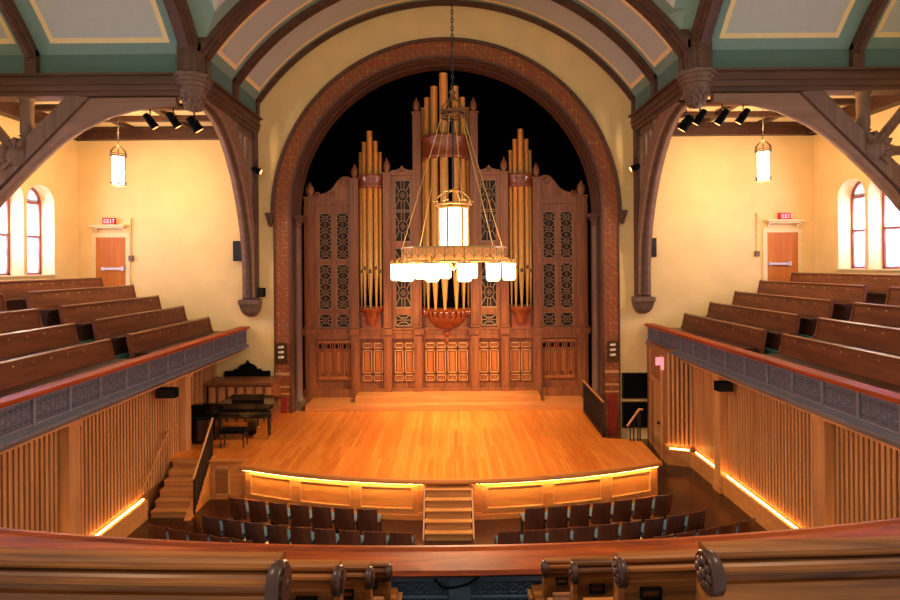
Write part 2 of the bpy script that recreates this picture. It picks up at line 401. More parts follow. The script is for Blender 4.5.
for sgn, nm in ((-1, 'left'), (1, 'right')):
    xcol, ycol = XC+sgn*5.22, YW+.42
    t = thing('column', 'slender brown column with capital and base at the %s jamb of the organ arch' % nm, 'column', (xcol, ycol, 1.0), 'arch columns')
    MB().lathe([(.15, 1.45), (.135, 1.6), (.125, 4.5), (.12, ZS-.42)], (xcol, ycol, 0), 20).build('shaft', M['grey_wood'], t)
    m2 = MB(); m2.box(xcol-.2, xcol+.2, ycol-.2, ycol+.2, 1.0, 1.3); m2.lathe([(.2, 1.3), (.2, 1.36), (.15, 1.4), (.17, 1.45), (.14, 1.5)], (xcol, ycol, 0), 20)
    m2.build('base', M['grey_wood'], t)
    m3 = MB(); m3.lathe([(.12, ZS-.44), (.15, ZS-.42), (.13, ZS-.38), (.15, ZS-.25), (.22, ZS-.12)], (xcol, ycol, 0), 16)
    for k in range(8):
        a = 2*PI*k/8; m3.lathe([(.0, -.09), (.04, -.04), (.05, .02), (.02, .06)], (xcol+.17*math.cos(a), ycol+.17*math.sin(a), ZS-.2), 6)
    m3.box(xcol-.24, xcol+.24, ycol-.24, ycol+.24, ZS-.12, ZS-.02)
    m3.build('capital', M['jamb'], t)
    # bronze plaque on the pilaster
    px = XC+sgn*5.64
    zt = 3.0
    t = thing('wall_plaque', 'small bronze plate with white figures on the %s pilaster of the organ arch' % nm, 'plaque', (px, YW-.09, 2.68), 'pilaster plaques')
    q = MB(); pts = [(px-.19, 2.66), (px+.19, 2.66), (px+.19, 3.32)]+[(px+.19*math.cos(PI*i/8), 3.32+.07*math.sin(PI*i/8)) for i in range(1, 8)]+[(px-.19, 3.32)]
    q.prism(pts, 'XZ', YW-.1, YW-.06); q.build('plate', M['bronze'], t)
    for zz in (2.92, 3.09, 3.26):
        q = MB(); q.box(px-.10, px+.03, YW-.15, YW-.1, zz-.05, zz+.02); q.lathe([(.0, 0), (.05, .01), (.06, .05), (.02, .09)], (px+.04, YW-.14, zz-.05), 8)
        q.build('figure', M['white'], t, 'white figure')

# ------------------------------------------------------------------ vaults
def panel(fn, u0, u1, slen, border=.38, line=.13, nu=2, ns=26, band=.6, mid=.28, ns0=0.0):
    """painted vault panel: dark band, green border, cream line, grey field. fn(u, s) -> point"""
    us = sorted({u0, u0+border, u0+border+line, u1-border-line, u1-border, u1})
    ss = [ns0, band, band+mid, band+mid+line]
    k = ss[-1]
    while k < slen: k += .45; ss.append(min(k, slen))
    mb = MB()
    for i in range(len(us)-1):
        for j in range(len(ss)-1):
            if j == 0: mi = 2
            elif j == 1 or i in (0, len(us)-2): mi = 1
            elif j == 2 or i in (1, len(us)-3): mi = 3
            else: mi = 0
            mb.add([fn(us[i], ss[j]), fn(us[i+1], ss[j]), fn(us[i+1], ss[j+1]), fn(us[i], ss[j+1])], [(0, 1, 2, 3)], mi, False)
    return mb
VM = [M['v_grey'], M['v_mid'], M['v_dark'], M['v_cream']]
A0 = math.asin((ZSP-ZV)/RV)
XI = 6.43
def prof(s):
    """arc length s from top of beam -> (inward offset from springing line, height)"""
    if s <= .6: return 0.0, 11.03+s*(ZSP-11.03)/.6
    a = A0+(s-.6)/RV
    return XI-RV*math.cos(a), ZV+RV*math.sin(a)
SL = .6+(PI/2-A0)*RV
n_c = 0
for sgn in (-1, 1):
    for (u0, u1) in ((YP+.2, 15.85), (15.85, YW)):
        def fn(u, s, sgn=sgn):
            d, z = prof(s); return (XC+sgn*(XI-d), u, z)
        n_c += 1; struct(panel(fn, u0, u1, SL, border=.3).build('ceiling_chancel_%d' % n_c, VM))
    us = [XI+.25, 10.8, 15.2]
    for (u0, u1) in zip(us[:-1], us[1:]):
        def fn(u, s, sgn=sgn):
            d, z = prof(s); return (XC+sgn*u, YP-d, z)
        n_c += 1; struct(panel(fn, u0, u1, SL, border=.5 if u0 < 10 else .4).build('ceiling_transept_%d' % n_c, VM))
# crossing vault (groined), only its half towards the stage
mb = MB(); N = 40
for i in range(N):
    for j in range(N//2):
        x0, x1 = -XI+2*XI*i/N, -XI+2*XI*(i+1)/N; y0, y1 = YP-XI*j/(N//2), YP-XI*(j+1)/(N//2)
        def zz(x, y):
            return max(ZV+math.sqrt(max(0, RV**2-x*x)), ZV+math.sqrt(max(0, RV**2-(y-YC)**2)))
        xm, ym = (x0+x1)/2, (y0+y1)/2
        dx, dy = XI-abs(xm), YP-ym
        e = min(dx, dy); g = abs(dx-dy)
        mi = 1 if e < .5 else 0
        mb.add([(XC+x0, y0, zz(x0, y0)), (XC+x1, y0, zz(x1, y0)), (XC+x1, y1, zz(x1, y1)), (XC+x0, y1, zz(x0, y1))], [(0, 1, 2, 3)], mi)
struct(mb.build('ceiling_crossing', VM))

def rib_xz(y, w, r0, r1, extra=0):
    """arched rib across the nave at depth y"""
    mb = MB(); a = math.acos(min(1, XI/RV))
    mb.arcband((XC, ZV), r0, r1, y-w/2, y+w/2, A0, PI-A0, 56)
    if extra: mb.arcband((XC, ZV), r0-extra, r0, y-w/3, y+w/3, A0, PI-A0, 56); mb.arcband((XC, ZV), r0-extra*1.7, r0-extra, y-w/6, y+w/6, A0, PI-A0, 56)
    for sgn in (-1, 1):
        d = XI
        x0 = XC+sgn*(r0*math.cos(A0)); x1 = XC+sgn*(r1*math.cos(A0)+.05)
        mb.box(min(x0, x1), max(x0, x1), y-w/2, y+w/2, 11.0, ZV+r0*math.sin(A0)+.25)
    return mb
trim(rib_xz(YP, .5, 7.72, 8.1, .08), M['beam'])
trim(rib_xz(15.85, .26, 7.72, 7.9, .05), M['beam'])
trim(rib_xz(YW-.08, .2, 7.75, 7.9, .03), M['beam'])
def rib_yz(x, w, r0, r1, extra=0):
    mb = MB()
    def band(q0, q1, ww):
        rings = []
        for i in range(29):
            a = A0+(PI/2-A0)*i/28
            rings.append([(xx, YC+r*math.cos(a), ZV+r*math.sin(a)) for r, xx in ((q0, x-ww/2), (q1, x-ww/2), (q1, x+ww/2), (q0, x+ww/2))])
        mb.loft(rings, smooth=False)
    band(r0, r1, w)
    if extra: band(r0-extra, r0, w*.66); band(r0-extra*1.7, r0-extra, w*.33)
    y0 = YC+r0*math.cos(A0)
    mb.box(x-w/2, x+w/2, y0, YP+.05, 11.0, ZV+r0*math.sin(A0)+.2)
    return mb
for sgn in (-1, 1):
    trim(rib_yz(XC+sgn*XB, .5, 7.66, 8.1, .08), M['beam'])
    trim(rib_yz(XC+sgn*10.85, .3, 7.66, 7.9, .05), M['beam'])

# ------------------------------------------------------------------ timber frame: beams, pendants, braces
def moulded(x0, x1, y0, y1, z0, z1, face, mb=None):
    """beam with stepped mouldings on the face towards the nave. face: 'S' (towards -y) or +1/-1 (x side)"""
    mb = mb or MB(); h = z1-z0
    steps = ((0, .22, 0.0), (.22, .5, .05), (.5, .62, .09), (.62, .9, .06), (.9, 1.0, .16))
    for a, b, d in steps:
        if face == 'S': mb.box(x0, x1, y0-d, y1, z0+a*h, z0+b*h)
        elif face < 0: mb.box(x0-d, x1, y0, y1, z0+a*h, z0+b*h)
        else: mb.box(x0, x1+d, y0, y1, z0+a*h, z0+b*h)
    return mb
for sgn in (-1, 1):
    cx = XC+sgn*XB
    # frontal beam
    a, b = sorted((XC+sgn*(XB+.2), XC+sgn*15.2)); trim(moulded(a, b, YP-.14, YP+.3, 10.5, 11.05, 'S'), M['beam'])
    # depth beam
    trim(moulded(cx-.24, cx+.24, YP+.2, YW, 10.5, 11.05, -sgn), M['beam'])
    # clustered pier above the pendant, capital and carved drop
    mb = MB()
    for dx, dy, r in ((0, 0, .26), (-.24, -.1, .13), (.24, -.1, .13), (0, -.27, .14), (-.33, .1, .08), (.33, .1, .08), (.13, -.22, .09), (-.13, -.22, .09)):
        mb.lathe([(r, 11.05), (r, 11.75), (r*.8, 11.95)], (cx+dx, YP+dy, 0), 12)
    trim(mb, M['beam'])
    mb = MB()
    for z0, z1, h in ((10.93, 11.02, .47), (10.82, 10.93, .43), (10.71, 10.82, .39), (10.59, 10.71, .34)):
        mb.prism([(cx+h*math.cos(PI/8+k*PI/4)*1.05, YP+h*math.sin(PI/8+k*PI/4)*1.05) for k in range(8)], 'XY', z0, z1)
    mb.lathe([(.06, 10.1), (.16, 10.14), (.23, 10.24), (.21, 10.36), (.27, 10.48), (.33, 10.6)], (cx, YP, 0), 12)
    for k in range(10):
        a = 2*PI*k/10
        for zz, rr in ((10.5, .27), (10.34, .22), (10.22, .18)):
            mb.lathe([(.01, -.08), (.06, -.04), (.07, .02), (.03, .07)], (cx+rr*math.cos(a+zz), YP+rr*math.sin(a+zz), zz), 6)
    trim(mb, M['grey_wood'])
    # curved wall bracket in the depth direction
    crv = [(14.0, 10.5), (14.66, 10.44), (15.2, 10.24), (15.7, 9.88), (16.1, 9.45), (16.55, 8.8), (16.9, 8.1), (17.2, 7.3), (17.38, 6.5), (17.45, 5.6), (17.47, 4.95)]
    mb = MB(); mb.prism(crv+[(17.62, 4.95), (17.62, 6.6), (17.3, 8.2), (16.9, 9.2), (16.3, 10.0), (15.7, 10.5)], 'YZ', cx-.2, cx+.2)
    trim(mb, M['beam_light'])
    mb = MB(); mb.sweep([(-.24, -.05), (.24, -.05), (.24, .05), (-.24, .05)], [(cx, y, z) for y, z in crv], up=(1, 0, 0.001))
    mb2 = MB()
    # post on the wall with corbel
    mb2.box(cx-.24, cx+.24, YW-.28, YW, 4.85, 10.5); mb2.box(cx-.12, cx+.12, YW-.34, YW-.28, 5.0, 8.0)
    trim(mb2, M['beam'], bevel=.02)
    mb3 = MB()
    for y, zt in ((16.55, 10.45), (16.95, 10.45), (17.3, 10.45)):
        zb = {16.55: 9.4, 16.95: 8.9, 17.3: 8.2}[y]
        mb3.lathe([(.1, zb), (.07, zb+.15), (.07, zt-.25), (.09, zt-.2), (.13, zt)], (cx, y, 0), 12)
    mb3.box(cx-.12, cx+.12, 16.3, 17.5, 10.3, 10.5)
    trim(mb3, M['grey_wood'])
    mb4 = MB(); mb4.box(cx-.34, cx+.34, YW-.42, YW, 4.72, 4.88)
    rings = []
    for k, (h, z) in enumerate(((.33, 4.72), (.31, 4.6), (.27, 4.46), (.2, 4.36), (.12, 4.3))):
        rings.append([(cx-h, YW, z), (cx-h, YW-h*1.05, z), (cx+h, YW-h*1.05, z), (cx+h, YW, z)])
    mb4.loft(rings, smooth=False); trim(mb4, M['grey_wood'], bevel=.015)
    # frontal arched brace towards the outer wall
    def px2(px, py): return (sgn*(abs(px-448-XC*37.8)/37.8)+XC, 6+(265-py)/37.8)
    raw = [(178, 101), (150, 103), (133, 106), (110, 112), (83, 125), (63, 138), (43, 155), (20, 177), (0, 198), (-16, 218), (-33, 246)]
    cur = [px2(*p) for p in raw]
    web = cur+[(XC+sgn*XW, 6.9), px2(0, 190), px2(93, 96), px2(178, 96)]
    mb = MB(); mb.prism(web, 'XZ', YP-.06, YP+.14); trim(mb, M['beam_light'])
    mb = MB(); mb.sweep([(-.2, -.07), (.2, -.07), (.2, .05), (-.2, .05)], [(x, YP+.04, z) for x, z in cur], up=(0, 0, 1) if False else (0, 1, 0.001))
    # straight diagonal strut
    s0, s1, s2, s3 = px2(72, 94), px2(93, 96), px2(-40, 228), px2(-40, 206)
    mb = MB(); mb.prism([s0, s1, s2, s3], 'XZ', YP-.14, YP+.22)
    # roll moulding along the arch edge
    mbe = MB(); mbe.tube([(x, YP+.04, z) for x, z in cur], .085, 8); 
    trim(mb, M['grey_wood']); trim(mbe, M['beam_light'])
    mbe = MB(); mbe.tube([(cx-.14*0, y, z) for y, z in crv], .1, 8); trim(mbe, M['beam'])
    # turned spindles and the leafy hub
    hx, hz = XC+sgn*11.28, 8.95
    mb = MB()
    def spindle(p, q, r=.16):
        p = Vector(p); q = Vector(q); L = (q-p).length
        ts = [0, .05, .08, .12, .16, .2, .3, .5, .7, .8, .84, .88, .92, .95, 1]
        rs = [1.1, 1.1, .8, 1.15, .85, 1.0, 1.0, .95, 1.0, 1.0, .85, 1.15, .8, 1.15, 1.2]
        mb.tube([p+(q-p)*t for t in ts], [r*k for k in rs], 14)
    spindle((XC+sgn*11.1, YP+.05, 9.35), (XC+sgn*11.1, YP+.05, 10.5))
    spindle((hx+sgn*.3, YP+.05, hz), (XC+sgn*12.6, YP+.05, hz), .13)
    spindle((hx+sgn*.22, YP+.05, hz+.25), (XC+sgn*12.5, YP+.05, 10.4), .13)
    trim(mb, M['grey_wood'])
    mb = MB(); mb.lathe([(.1, -.3), (.26, -.25), (.3, -.05), (.3, .15)], (hx, YP+.05, hz), 14, axis='Y')
    for k in range(7):
        a = PI/2+sgn*(.55-k*.5)
        u = Vector((math.cos(a), 0, math.sin(a))); v = Vector((-math.sin(a), 0, math.cos(a)))
        c = Vector((hx, YP-.2, hz)); pts = [c+u*.05, c+u*.22+v*.1+Vector((0, -.05, 0)), c+u*.42+v*.05, c+u*.48, c+u*.42-v*.05, c+u*.22-v*.1+Vector((0, -.05, 0))]
        back = [p+Vector((0, .2, 0)) for p in pts]
        mb.loft([pts, back], smooth=False)
    trim(mb, M['grey_wood'])
    # cornice on the side wall below the beams and the flat gallery ceiling
    a, b = sorted((XC+sgn*(XB+.24), XC+sgn*(XW+.1)))
    c = MB().box(a, b, YP+.3, YW, 10.76, 10.85)
    struct(c.build('ceiling_gallery_%s' % ('left' if sgn < 0 else 'right'), M['panel_ceil']))
    mb = MB()
    mb.box(a, b, YW-.22, YW, 10.34, 10.76); mb.box(a, b, YW-.28, YW, 10.62, 10.68)
    x0, x1 = sorted((XC+sgn*XW, XC+sgn*(XW-.35))); mb.box(x0, x1, YP, YW, 10.34, 10.76)
    for y in (15.2, 16.4): mb.box(a, b, y-.09, y+.09, 10.6, 10.76)
    for x in (8.6, 10.6): mb.box(XC+sgn*x-.09, XC+sgn*x+.09, YP+.3, YW, 10.63, 10.758)
    trim(mb, M['beam_dark'])

# ------------------------------------------------------------------ gallery doors, exit signs, conduit
def letters(mb, text, x, y, z, h, t=.012, mi=0):
    """block letters facing -y"""
    w = h*.55; s = h*.17
    G = {'E': [(0, 0, s, h), (0, 0, w, s), (0, h/2-s/2, w*.85, h/2+s/2), (0, h-s, w, h)],
         'I': [(w/2-s/2, 0, w/2+s/2, h)], 'T': [(w/2-s/2, 0, w/2+s/2, h), (0, h-s, w, h)]}
    for ch in text:
        if ch == 'X':
            mb.bar((x, y, z), (x+w, y, z+h), s, t, up=(0, 1, 0)); mb.bar((x, y, z+h), (x+w, y, z), s, t, up=(0, 1, 0))
        else:
            for a, b, c, d in G[ch]: mb.box(x+a, x+c, y-t/2, y+t/2, z+b, z+d, mi)
        x += w*1.35
dn = 0
for sgn, x0, x1, zt in ((-1, -12.02, -11.0, 7.03), (1, 10.9, 11.95, 7.03)):
    dn += 1; side = 'left' if sgn < 0 else 'right'
    d = MB().box(x0, x1, YW-.05, YW, 4.8, zt).build('door_%d' % dn, M['door']); struct(d)
    xh0, xh1 = (x0+.22, x1-.02) if sgn < 0 else (x0+.02, x1-.28)
    m = MB(); m.box(xh0, xh1, YW-.13, YW-.09, 5.92, 6.0); m.box(xh0, xh0+.06, YW-.1, YW-.05, 5.9, 6.02); m.box(xh1-.08, xh1, YW-.14, YW-.05, 5.88, 6.04)
    m.build('push_bar', M['chrome'], d, 'chrome push bar')
    m = MB(); m.box(x0-.14, x0, YW-.06, YW, 4.8, zt); m.box(x1, x1+.14, YW-.06, YW, 4.8, zt); m.box(x0-.14, x1+.14, YW-.06, YW, zt, zt+.14)
    m.build('door_frame', M['stone'], d)
    m = MB(); m.box(x0-.1, x1+.1, YW-.28, YW, zt+.36, zt+.42); m.box(x0-.02, x1+.02, YW-.2, YW-.002, zt+.3, zt+.359)
    for xx in (x0-.02, x1-.06): m.prism([(YW-.19, zt+.299), (YW-.07, zt+.299), (YW-.07, zt+.15)], 'YZ', xx, xx+.08)
    m.build('door_hood', M['stone'], d)
    xs = (x0+x1)/2+(-.02 if sgn < 0 else .05)
    t = thing('exit_sign', 'red lit EXIT sign above the %s gallery door' % side, 'exit sign', (xs, YW-.12, zt+.48))
    MB().box(xs-.19, xs+.19, YW-.16, YW-.02, zt+.43, zt+.66).build('housing', M['sign_red'], t)
    m = MB(); letters(m, 'EXIT', xs-.135, YW-.166, zt+.48, .13); m.build('lettering', M['sign_txt'], t, 'pale EXIT letters')
    xb = -10.82 if sgn < 0 else 10.56
    t = thing('wall_switch', 'small wall box on a thin conduit beside the %s gallery door' % side, 'switch', (xb, YW, 6.2))
    MB().box(xb-.07, xb+.07, YW-.08, YW, 6.22, 6.4).build('switch_box', M['grey_wood'], t)
    MB().box(xb-.015, xb+.015, YW-.03, YW, 6.4, 7.7).build('conduit', M['brass'], t)

# ------------------------------------------------------------------ stage
HS = 1.0; RS = 14.5
def stage_y(x): return 12.13+RS-math.sqrt(RS*RS-x*x)
front = [(-5.28+10.62*i/40) for i in range(41)]
outline = [(x, stage_y(x)) for x in front]+[(5.42, 14.76), (4.46, 14.92), (4.6, 17.8), (5.2, 17.8), (5.2, 19.6), (-5.3, 19.6), (-5.3, 17.8), (-8.0, 17.8), (-8.0, 13.6), (-6.2, 13.6), (-6.2, 13.4), (-5.28, 13.4)]
mb = MB(); mb.prism(outline, 'XY', HS-.09, HS)
struct(mb.build('stage_floor', M['stage']))
mb = MB()   # nosing
mb.sweep([(-.04, -.1), (.05, -.1), (.07, -.05), (.05, .004), (-.04, .004)], [(x, stage_y(x), HS) for x in front])
trim(mb, M['stage_edge'])
mb = MB()   # curved riser set back under the nosing, with framed panels
def sy(x): return stage_y(x)+.13
fr = [(-5.2+10.45*i/48) for i in range(49)]
mb.sweep([(-.05, 0), (0, 0), (0, HS-.09), (-.05, HS-.09)], [(x, sy(x), 0) for x in fr])
def strip(x0, x1, z0, z1, d, mb, mi=0):
    n = max(2, int(abs(x1-x0)/.2)+2)
    mb.sweep([(0, 0), (d, 0), (d, z1-z0), (0, z1-z0)], [(x0+(x1-x0)*i/(n-1), sy(x0+(x1-x0)*i/(n-1)), z0) for i in range(n)], mi=mi)
edges = [(-5.1, -3.82), (-3.72, -2.3), (-2.2, -.8), (.8, 2.3), (2.4, 3.78), (3.88, 5.15)]
strip(-5.2, 5.25, 0, .12, .05, mb); strip(-5.2, 5.25, .12, .16, .03, mb)
for (a, b) in edges:
    strip(a-.05, a+.07, .16, HS-.09, .03, mb); strip(b-.07, b+.05, .16, HS-.09, .03, mb)
    strip(a+.07, b-.07, .78, .88, .03, mb); strip(a+.07, b-.07, .16, .24, .03, mb)
    strip(a+.1, b-.1, .24, .27, .045, mb, 1); strip(a+.1, b-.1, .75, .78, .045, mb, 1)
    strip(a+.07, a+.1, .24, .78, .045, mb, 1); strip(b-.1, b-.07, .24, .78, .045, mb, 1)
struct(mb.build('stage_riser', [M['riser'], M['org_lt']]))
mb = MB()
for a, b in ((-5.15, -.62), (.62, 5.2)):
    n = 20
    mb.sweep([(.11, 0), (.14, 0), (.14, .02), (.11, .02)], [(a+(b-a)*i/n, sy(a+(b-a)*i/n), HS-.118) for i in range(n+1)])
tag(mb.build('led_strip', M['led']), 'warm glowing light strip tucked under the curved stage edge', 'light strip')
mb = MB(); mb.prism([(5.24, 13.25), (5.3, 13.25), (5.38, 14.72), (5.32, 14.72)], 'XY', 0, HS-.09); mb.box(4.48, 5.38, 14.72, 14.78, 0, HS-.09); mb.box(4.46, 4.52, 14.9, 17.75, 0, HS-.09)
struct(mb.build('stage_side', M['riser']))
# left front face with the vent
mb = MB(); mb.box(-6.2, -5.2, 13.42, 13.5, 0, HS-.035); mb.prism([(12.45, 0), (13.6, 0), (13.6, HS-.1)], 'YZ', -6.27, -6.2)
mb.prism([(12.3, 0), (12.5, 0), (13.7, HS), (13.7, HS+.06), (13.55, HS+.06)], 'YZ', -6.3, -6.16)
mb.box(-6.2, -5.2, 13.38, 13.5, HS-.03, HS+.01); mb.box(-5.3, -5.2, 13.36, 13.5, 0, HS-.03)
struct(mb.build('stage_flank', M['riser']))
t = thing('air_vent', 'slatted wooden air vent low on the stage side beside the left steps', 'vent', (-5.88, 13.4, .12))
m = MB(); m.box(-6.08, -5.66, 13.39, 13.42, .1, .14); m.box(-6.08, -5.66, 13.39, 13.42, .8, .84); m.box(-6.08, -6.04, 13.39, 13.42, .1, .84); m.box(-5.7, -5.66, 13.39, 13.42, .1, .84)
m.build('vent_frame', M['org_lt'], t)
m = MB()
for k in range(11): m.box(-6.04, -5.7, 13.395, 13.415, .17+k*.055, .2+k*.055)
m.build('louvre', M['slat_back'], t)
# centre steps up to the stage
t = thing('stage_steps', 'honey wood steps rising to the middle of the stage front', 'steps', (0, 11.8, 0))
for k in range(5):
    y1 = 12.24; y0 = 11.3+.165*k; rs_ = 1/6
    m = MB(); m.box(-.53, .47, y0+.02, y0+.185 if k < 4 else y1, 0 if k == 0 else rs_*k-.001, rs_*(k+1)-.03); m.box(-.55, .49, y0-.01, y0+.19 if k < 4 else y1, rs_*(k+1)-.03, rs_*(k+1))
    m.build('step', M['oak'], t)
for s in (-1, 1):
    m = MB(); m.prism([(11.36, 0), (12.22, 0), (12.22, .86), (12.1, .86)], 'YZ', s*.53-.05+(.02*s), s*.53-.01+(.02*s)); m.build('stringer', M['oak'], t)
pass
# left steps
t = thing('side_steps', 'honey wood steps between the slatted left wall and the stage', 'steps', (-6.7, 13.2, 0))
for k in range(6):
    y0 = 12.42+.2*k; rs_ = 1/6
    m = MB(); m.box(-7.15, -6.28, y0+.02, 13.6, rs_*k, rs_*(k+1)-.03); m.box(-7.15, -6.28, y0-.015, 13.6 if k == 5 else y0+.24, rs_*(k+1)-.03, rs_*(k+1)-(.005 if k == 5 else 0))
    m.build('step', M['oak'], t)
def railing(pts, label, h=.95, n=9, posts=True, wood_r=.03):
    a, b = Vector(pts[0]), Vector(pts[-1])
    t = thing('stair_railing', label, 'railing', tuple(a))
    up = Vector((0, 0, h))
    MB().tube([a+up+(a-b).normalized()*.1, a+up, b+up, b+up+(b-a).normalized()*.08], wood_r, 8).build('handrail', M['oak'], t, 'honey wood handrail')
    m = MB(); m.bar(a+up*.1, b+up*.1, .03, .03)
    m.bar(a+up*.94, b+up*.94, .03, .02); m.build('rail', M['steel'], t)
    for i in range(n):
        p = a+(b-a)*i/(n-1); r = .02 if i in (0, n-1) else .011
        MB().box(p.x-r, p.x+r, p.y-r, p.y+r, p.z, p.z+h-.03).build('baluster', M['steel'], t)
    return t
railing([(-6.14, 12.5, .06), (-6.2, 13.58, HS+.06)], 'dark steel baluster railing with wood handrail beside the left stage steps', .92, 14)
railing([(4.42, 14.98, HS), (4.54, 17.5, HS)], 'long dark steel railing with wood handrail along the right back of the stage', 1.05, 22)
t = thing('stair_railing', 'short steel handrail before the black panels at the right stage corner', 'railing', (5.2, 14.66, HS))
MB().tube([(5.02, 14.66, HS+.42), (5.36, 14.66, HS+.9), (5.46, 14.66, HS+.88)], .03, 8).build('handrail', M['oak'], t, 'honey wood handrail')
for x_, h_ in ((5.1, .5), (5.2, .64), (5.32, .8), (5.38, .86)): MB().box(x_-.015, x_+.015, 14.645, 14.675, HS, HS+h_).build('baluster', M['steel'], t)
# wall handrail of the left steps
t = thing('wall_handrail', 'plain wooden handrail climbing the slatted wall above the left steps', 'handrail', (-7.12, 13, .9))
MB().tube([(-7.13, 12.0, .88), (-7.13, 12.15, .92), (-7.13, 13.2, 1.84), (-7.13, 13.6, 1.86)], .028, 8).build('rail', M['oak'], t)
for y, z in ((12.3, 1.03), (13.2, 1.7)):
    MB().bar((-7.13, y, z), (-7.25, y, z-.03), .03, .03).build('bracket', M['brass'], t)
# organ platform steps
mb = MB(); mb.box(-4.95, 4.8, 17.86, 19.7, HS, 1.2); struct(mb.build('stage_platform', M['riser'], bevel=.01))
mb = MB(); mb.box(XC-3.25, XC+3.27, 18.25, 19.7, 1.2, 1.4); struct(mb.build('stage_upper_platform', M['riser'], bevel=.01))

# ------------------------------------------------------------------ lower walls with oak slats
def lower_wall(path, name, slat_from, slat_to, h=3.4):
    pass
def slat_run(mb_sl, a, b, nrm, z0, z1, step=.112):
    """vertical slats from a to b (2D) standing out along nrm"""
    a = Vector(a); b = Vector(b); L = (b-a).length; n = int(L/step); d = (b-a).normalized()
    for i in range(n):
        c = a+d*((i+.5)*L/n); p = Vector((c.x, c.y, 0))+Vector((nrm[0], nrm[1], 0))*.035
        mb_sl.obox((p.x, p.y, (z0+z1)/2), Vector((d.x, d.y, 0)), Vector((nrm[0], nrm[1], 0)), Vector((0, 0, 1)), .033, .035, (z1-z0)/2)
YN = 6.6
for sgn, side in ((-1, 'left'), (1, 'right')):
    XL = XC+sgn*7.35
    yend = 15.5 if sgn > 0 else 14.45
    a, b = sorted((XL, XL+sgn*.2))
    w = MB().box(a, b, YN, yend, 0, 3.4)
    if sgn > 0:
        w.prism([(6.5, 15.7), (7.5, 15.42), (7.5, 15.9), (6.9, 17.8), (6.78, 17.8)], 'XY', 0, 3.4)
    else:
        w.box(-8.1, -7.3, 14.3, 14.45, 0, 3.4); w.box(-8.2, -7.95, 14.3, YW, 0, 3.4)
    wo = struct(w.build('wall_lower_%s' % side, M['slat_back']))
    s = MB(); nr = (-sgn, 0)
    segs = [(YN, 9.75), (10.1, 13.5), (13.85, 15.45)] if sgn > 0 else [(YN, 9.75), (10.1, 14.1)]
    for y0, y1 in segs: slat_run(s, (XL, y0), (XL, y1), nr, .56, 3.3)
    if sgn > 0:
        d = Vector((7.3-6.5, 15.45-15.7)).normalized(); n2 = (d.y, -d.x)
        slat_run(s, (7.25, 15.46), (6.55, 15.68), n2, .56, 3.3)
    else:
        slat_run(s, (-7.95, 14.6), (-7.95, YW-.1), (1, 0), .8, 3.3, .3)
    s.build('slats', M['slat'], wo)
    p = MB(); a, b = sorted((XL, XL-sgn*.2))
    for y0, y1 in ([(YN, 15.4)] if sgn > 0 else [(YN, 12.42)]):
        p.box(a, b, y0, y1, 0, .46)
    if sgn > 0: p.prism([(6.5, 15.7), (6.5, 15.5), (7.2, 15.26), (7.35, 15.42)], 'XY', 0, .46)
    p.build('plinth', M['oak'], wo)
    a, b = sorted((XL-sgn*.085, XL-sgn*.105))
    for (y0, y1), wh in zip([(YN, 9.75), (10.1, 13.5), (13.85, 15.2)] if sgn > 0 else [(YN, 9.75), (10.1, 12.4)], ('nearest the viewer', 'between the posts' if sgn > 0 else 'before the side steps', 'beyond the far post')):
        tag(MB().box(a, b, y0, y1, .46, .48).build('led_strip', M['led_soft']), 'warm light strip at the foot of the %s slatted wall, %s' % (side, wh), 'light strip')
    if sgn > 0:
        l = MB(); l.sweep([(0, 0), (.03, 0), (.03, .02), (0, .02)], [(6.6, 15.56, .46), (7.1, 15.4, .46)])
        tag(l.build('led_strip', M['led_soft']), 'short warm light strip on the slatted return wall beside the right side door', 'light strip')
    for y in ((9.92, 13.68) if sgn > 0 else (9.92, 14.25)):
        q = MB(); a, b = sorted((XL, XL-sgn*.26)); q.box(a, b, y-.15, y+.15, 0, 3.25); q.box(min(a, b)-.03, max(a, b)+.03, y-.19, y+.19, 2.95, 3.1)
        q.box(min(a, b)-.03, max(a, b)+.03, y-.18, y+.18, 0, .18)
        trim(q, M['slat'], bevel=.01)
    # balcony front: cornice, panels, cap
    XF = XC+sgn*6.76; iw = sgn
    def bx(mb, d0, d1, y0, y1, z0, z1, mi=0):
        a, b = sorted((XF+sgn*d0, XF+sgn*d1)); mb.box(a, b, y0, y1, z0, z1, mi)
    c = MB(); Y0, Y1 = YN-.6, YW-.12
    prf = [(.6, 3.08), (.32, 3.08), (.26, 3.1), (.2, 3.15), (.1, 3.2), (.05, 3.25), (-.02, 3.28), (-.03, 3.33), (.04, 3.35), (.09, 3.38), (.09, 3.88), (.32, 3.88), (.32, 3.4), (.6, 3.4)]
    c.prism([(XF+sgn*x, z) for x, z in prf], 'XZ', Y0, Y1)
    bo = struct(c.build('balcony_%s' % side, M['iron']))
    e = MB(); f = MB(); k = 0; y = Y1-.02; pw = .82
    while y-pw > Y0:
        a0, a1 = y-pw, y
        bx(e, .05, .1, a1-.06, a1, 3.38, 3.88); bx(e, .06, .1, a0, a1-.06, 3.39, 3.43); bx(e, .06, .1, a0, a1-.06, 3.83, 3.87)
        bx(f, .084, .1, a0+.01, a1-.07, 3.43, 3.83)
        for j in range(7):
            yy = a0+.08+j*(pw-.2)/6
            bx(e, .07, .1, yy-.015, yy+.015, 3.6, 3.67) if j % 2 else bx(e, .072, .1, yy-.04, yy+.04, 3.56, 3.58)
            e.ring((XF+sgn*.082, yy, 3.755), .04, .011, 'X', 8, 4); e.ring((XF+sgn*.082, yy, 3.5), .034, .011, 'X', 8, 4)
        bx(e, -.045, .0, a0+.12, a1-.18, 3.29, 3.32)
        y -= pw
    e.build('ornament', M['iron'], bo); f.build('panel', M['iron_dk'], bo)
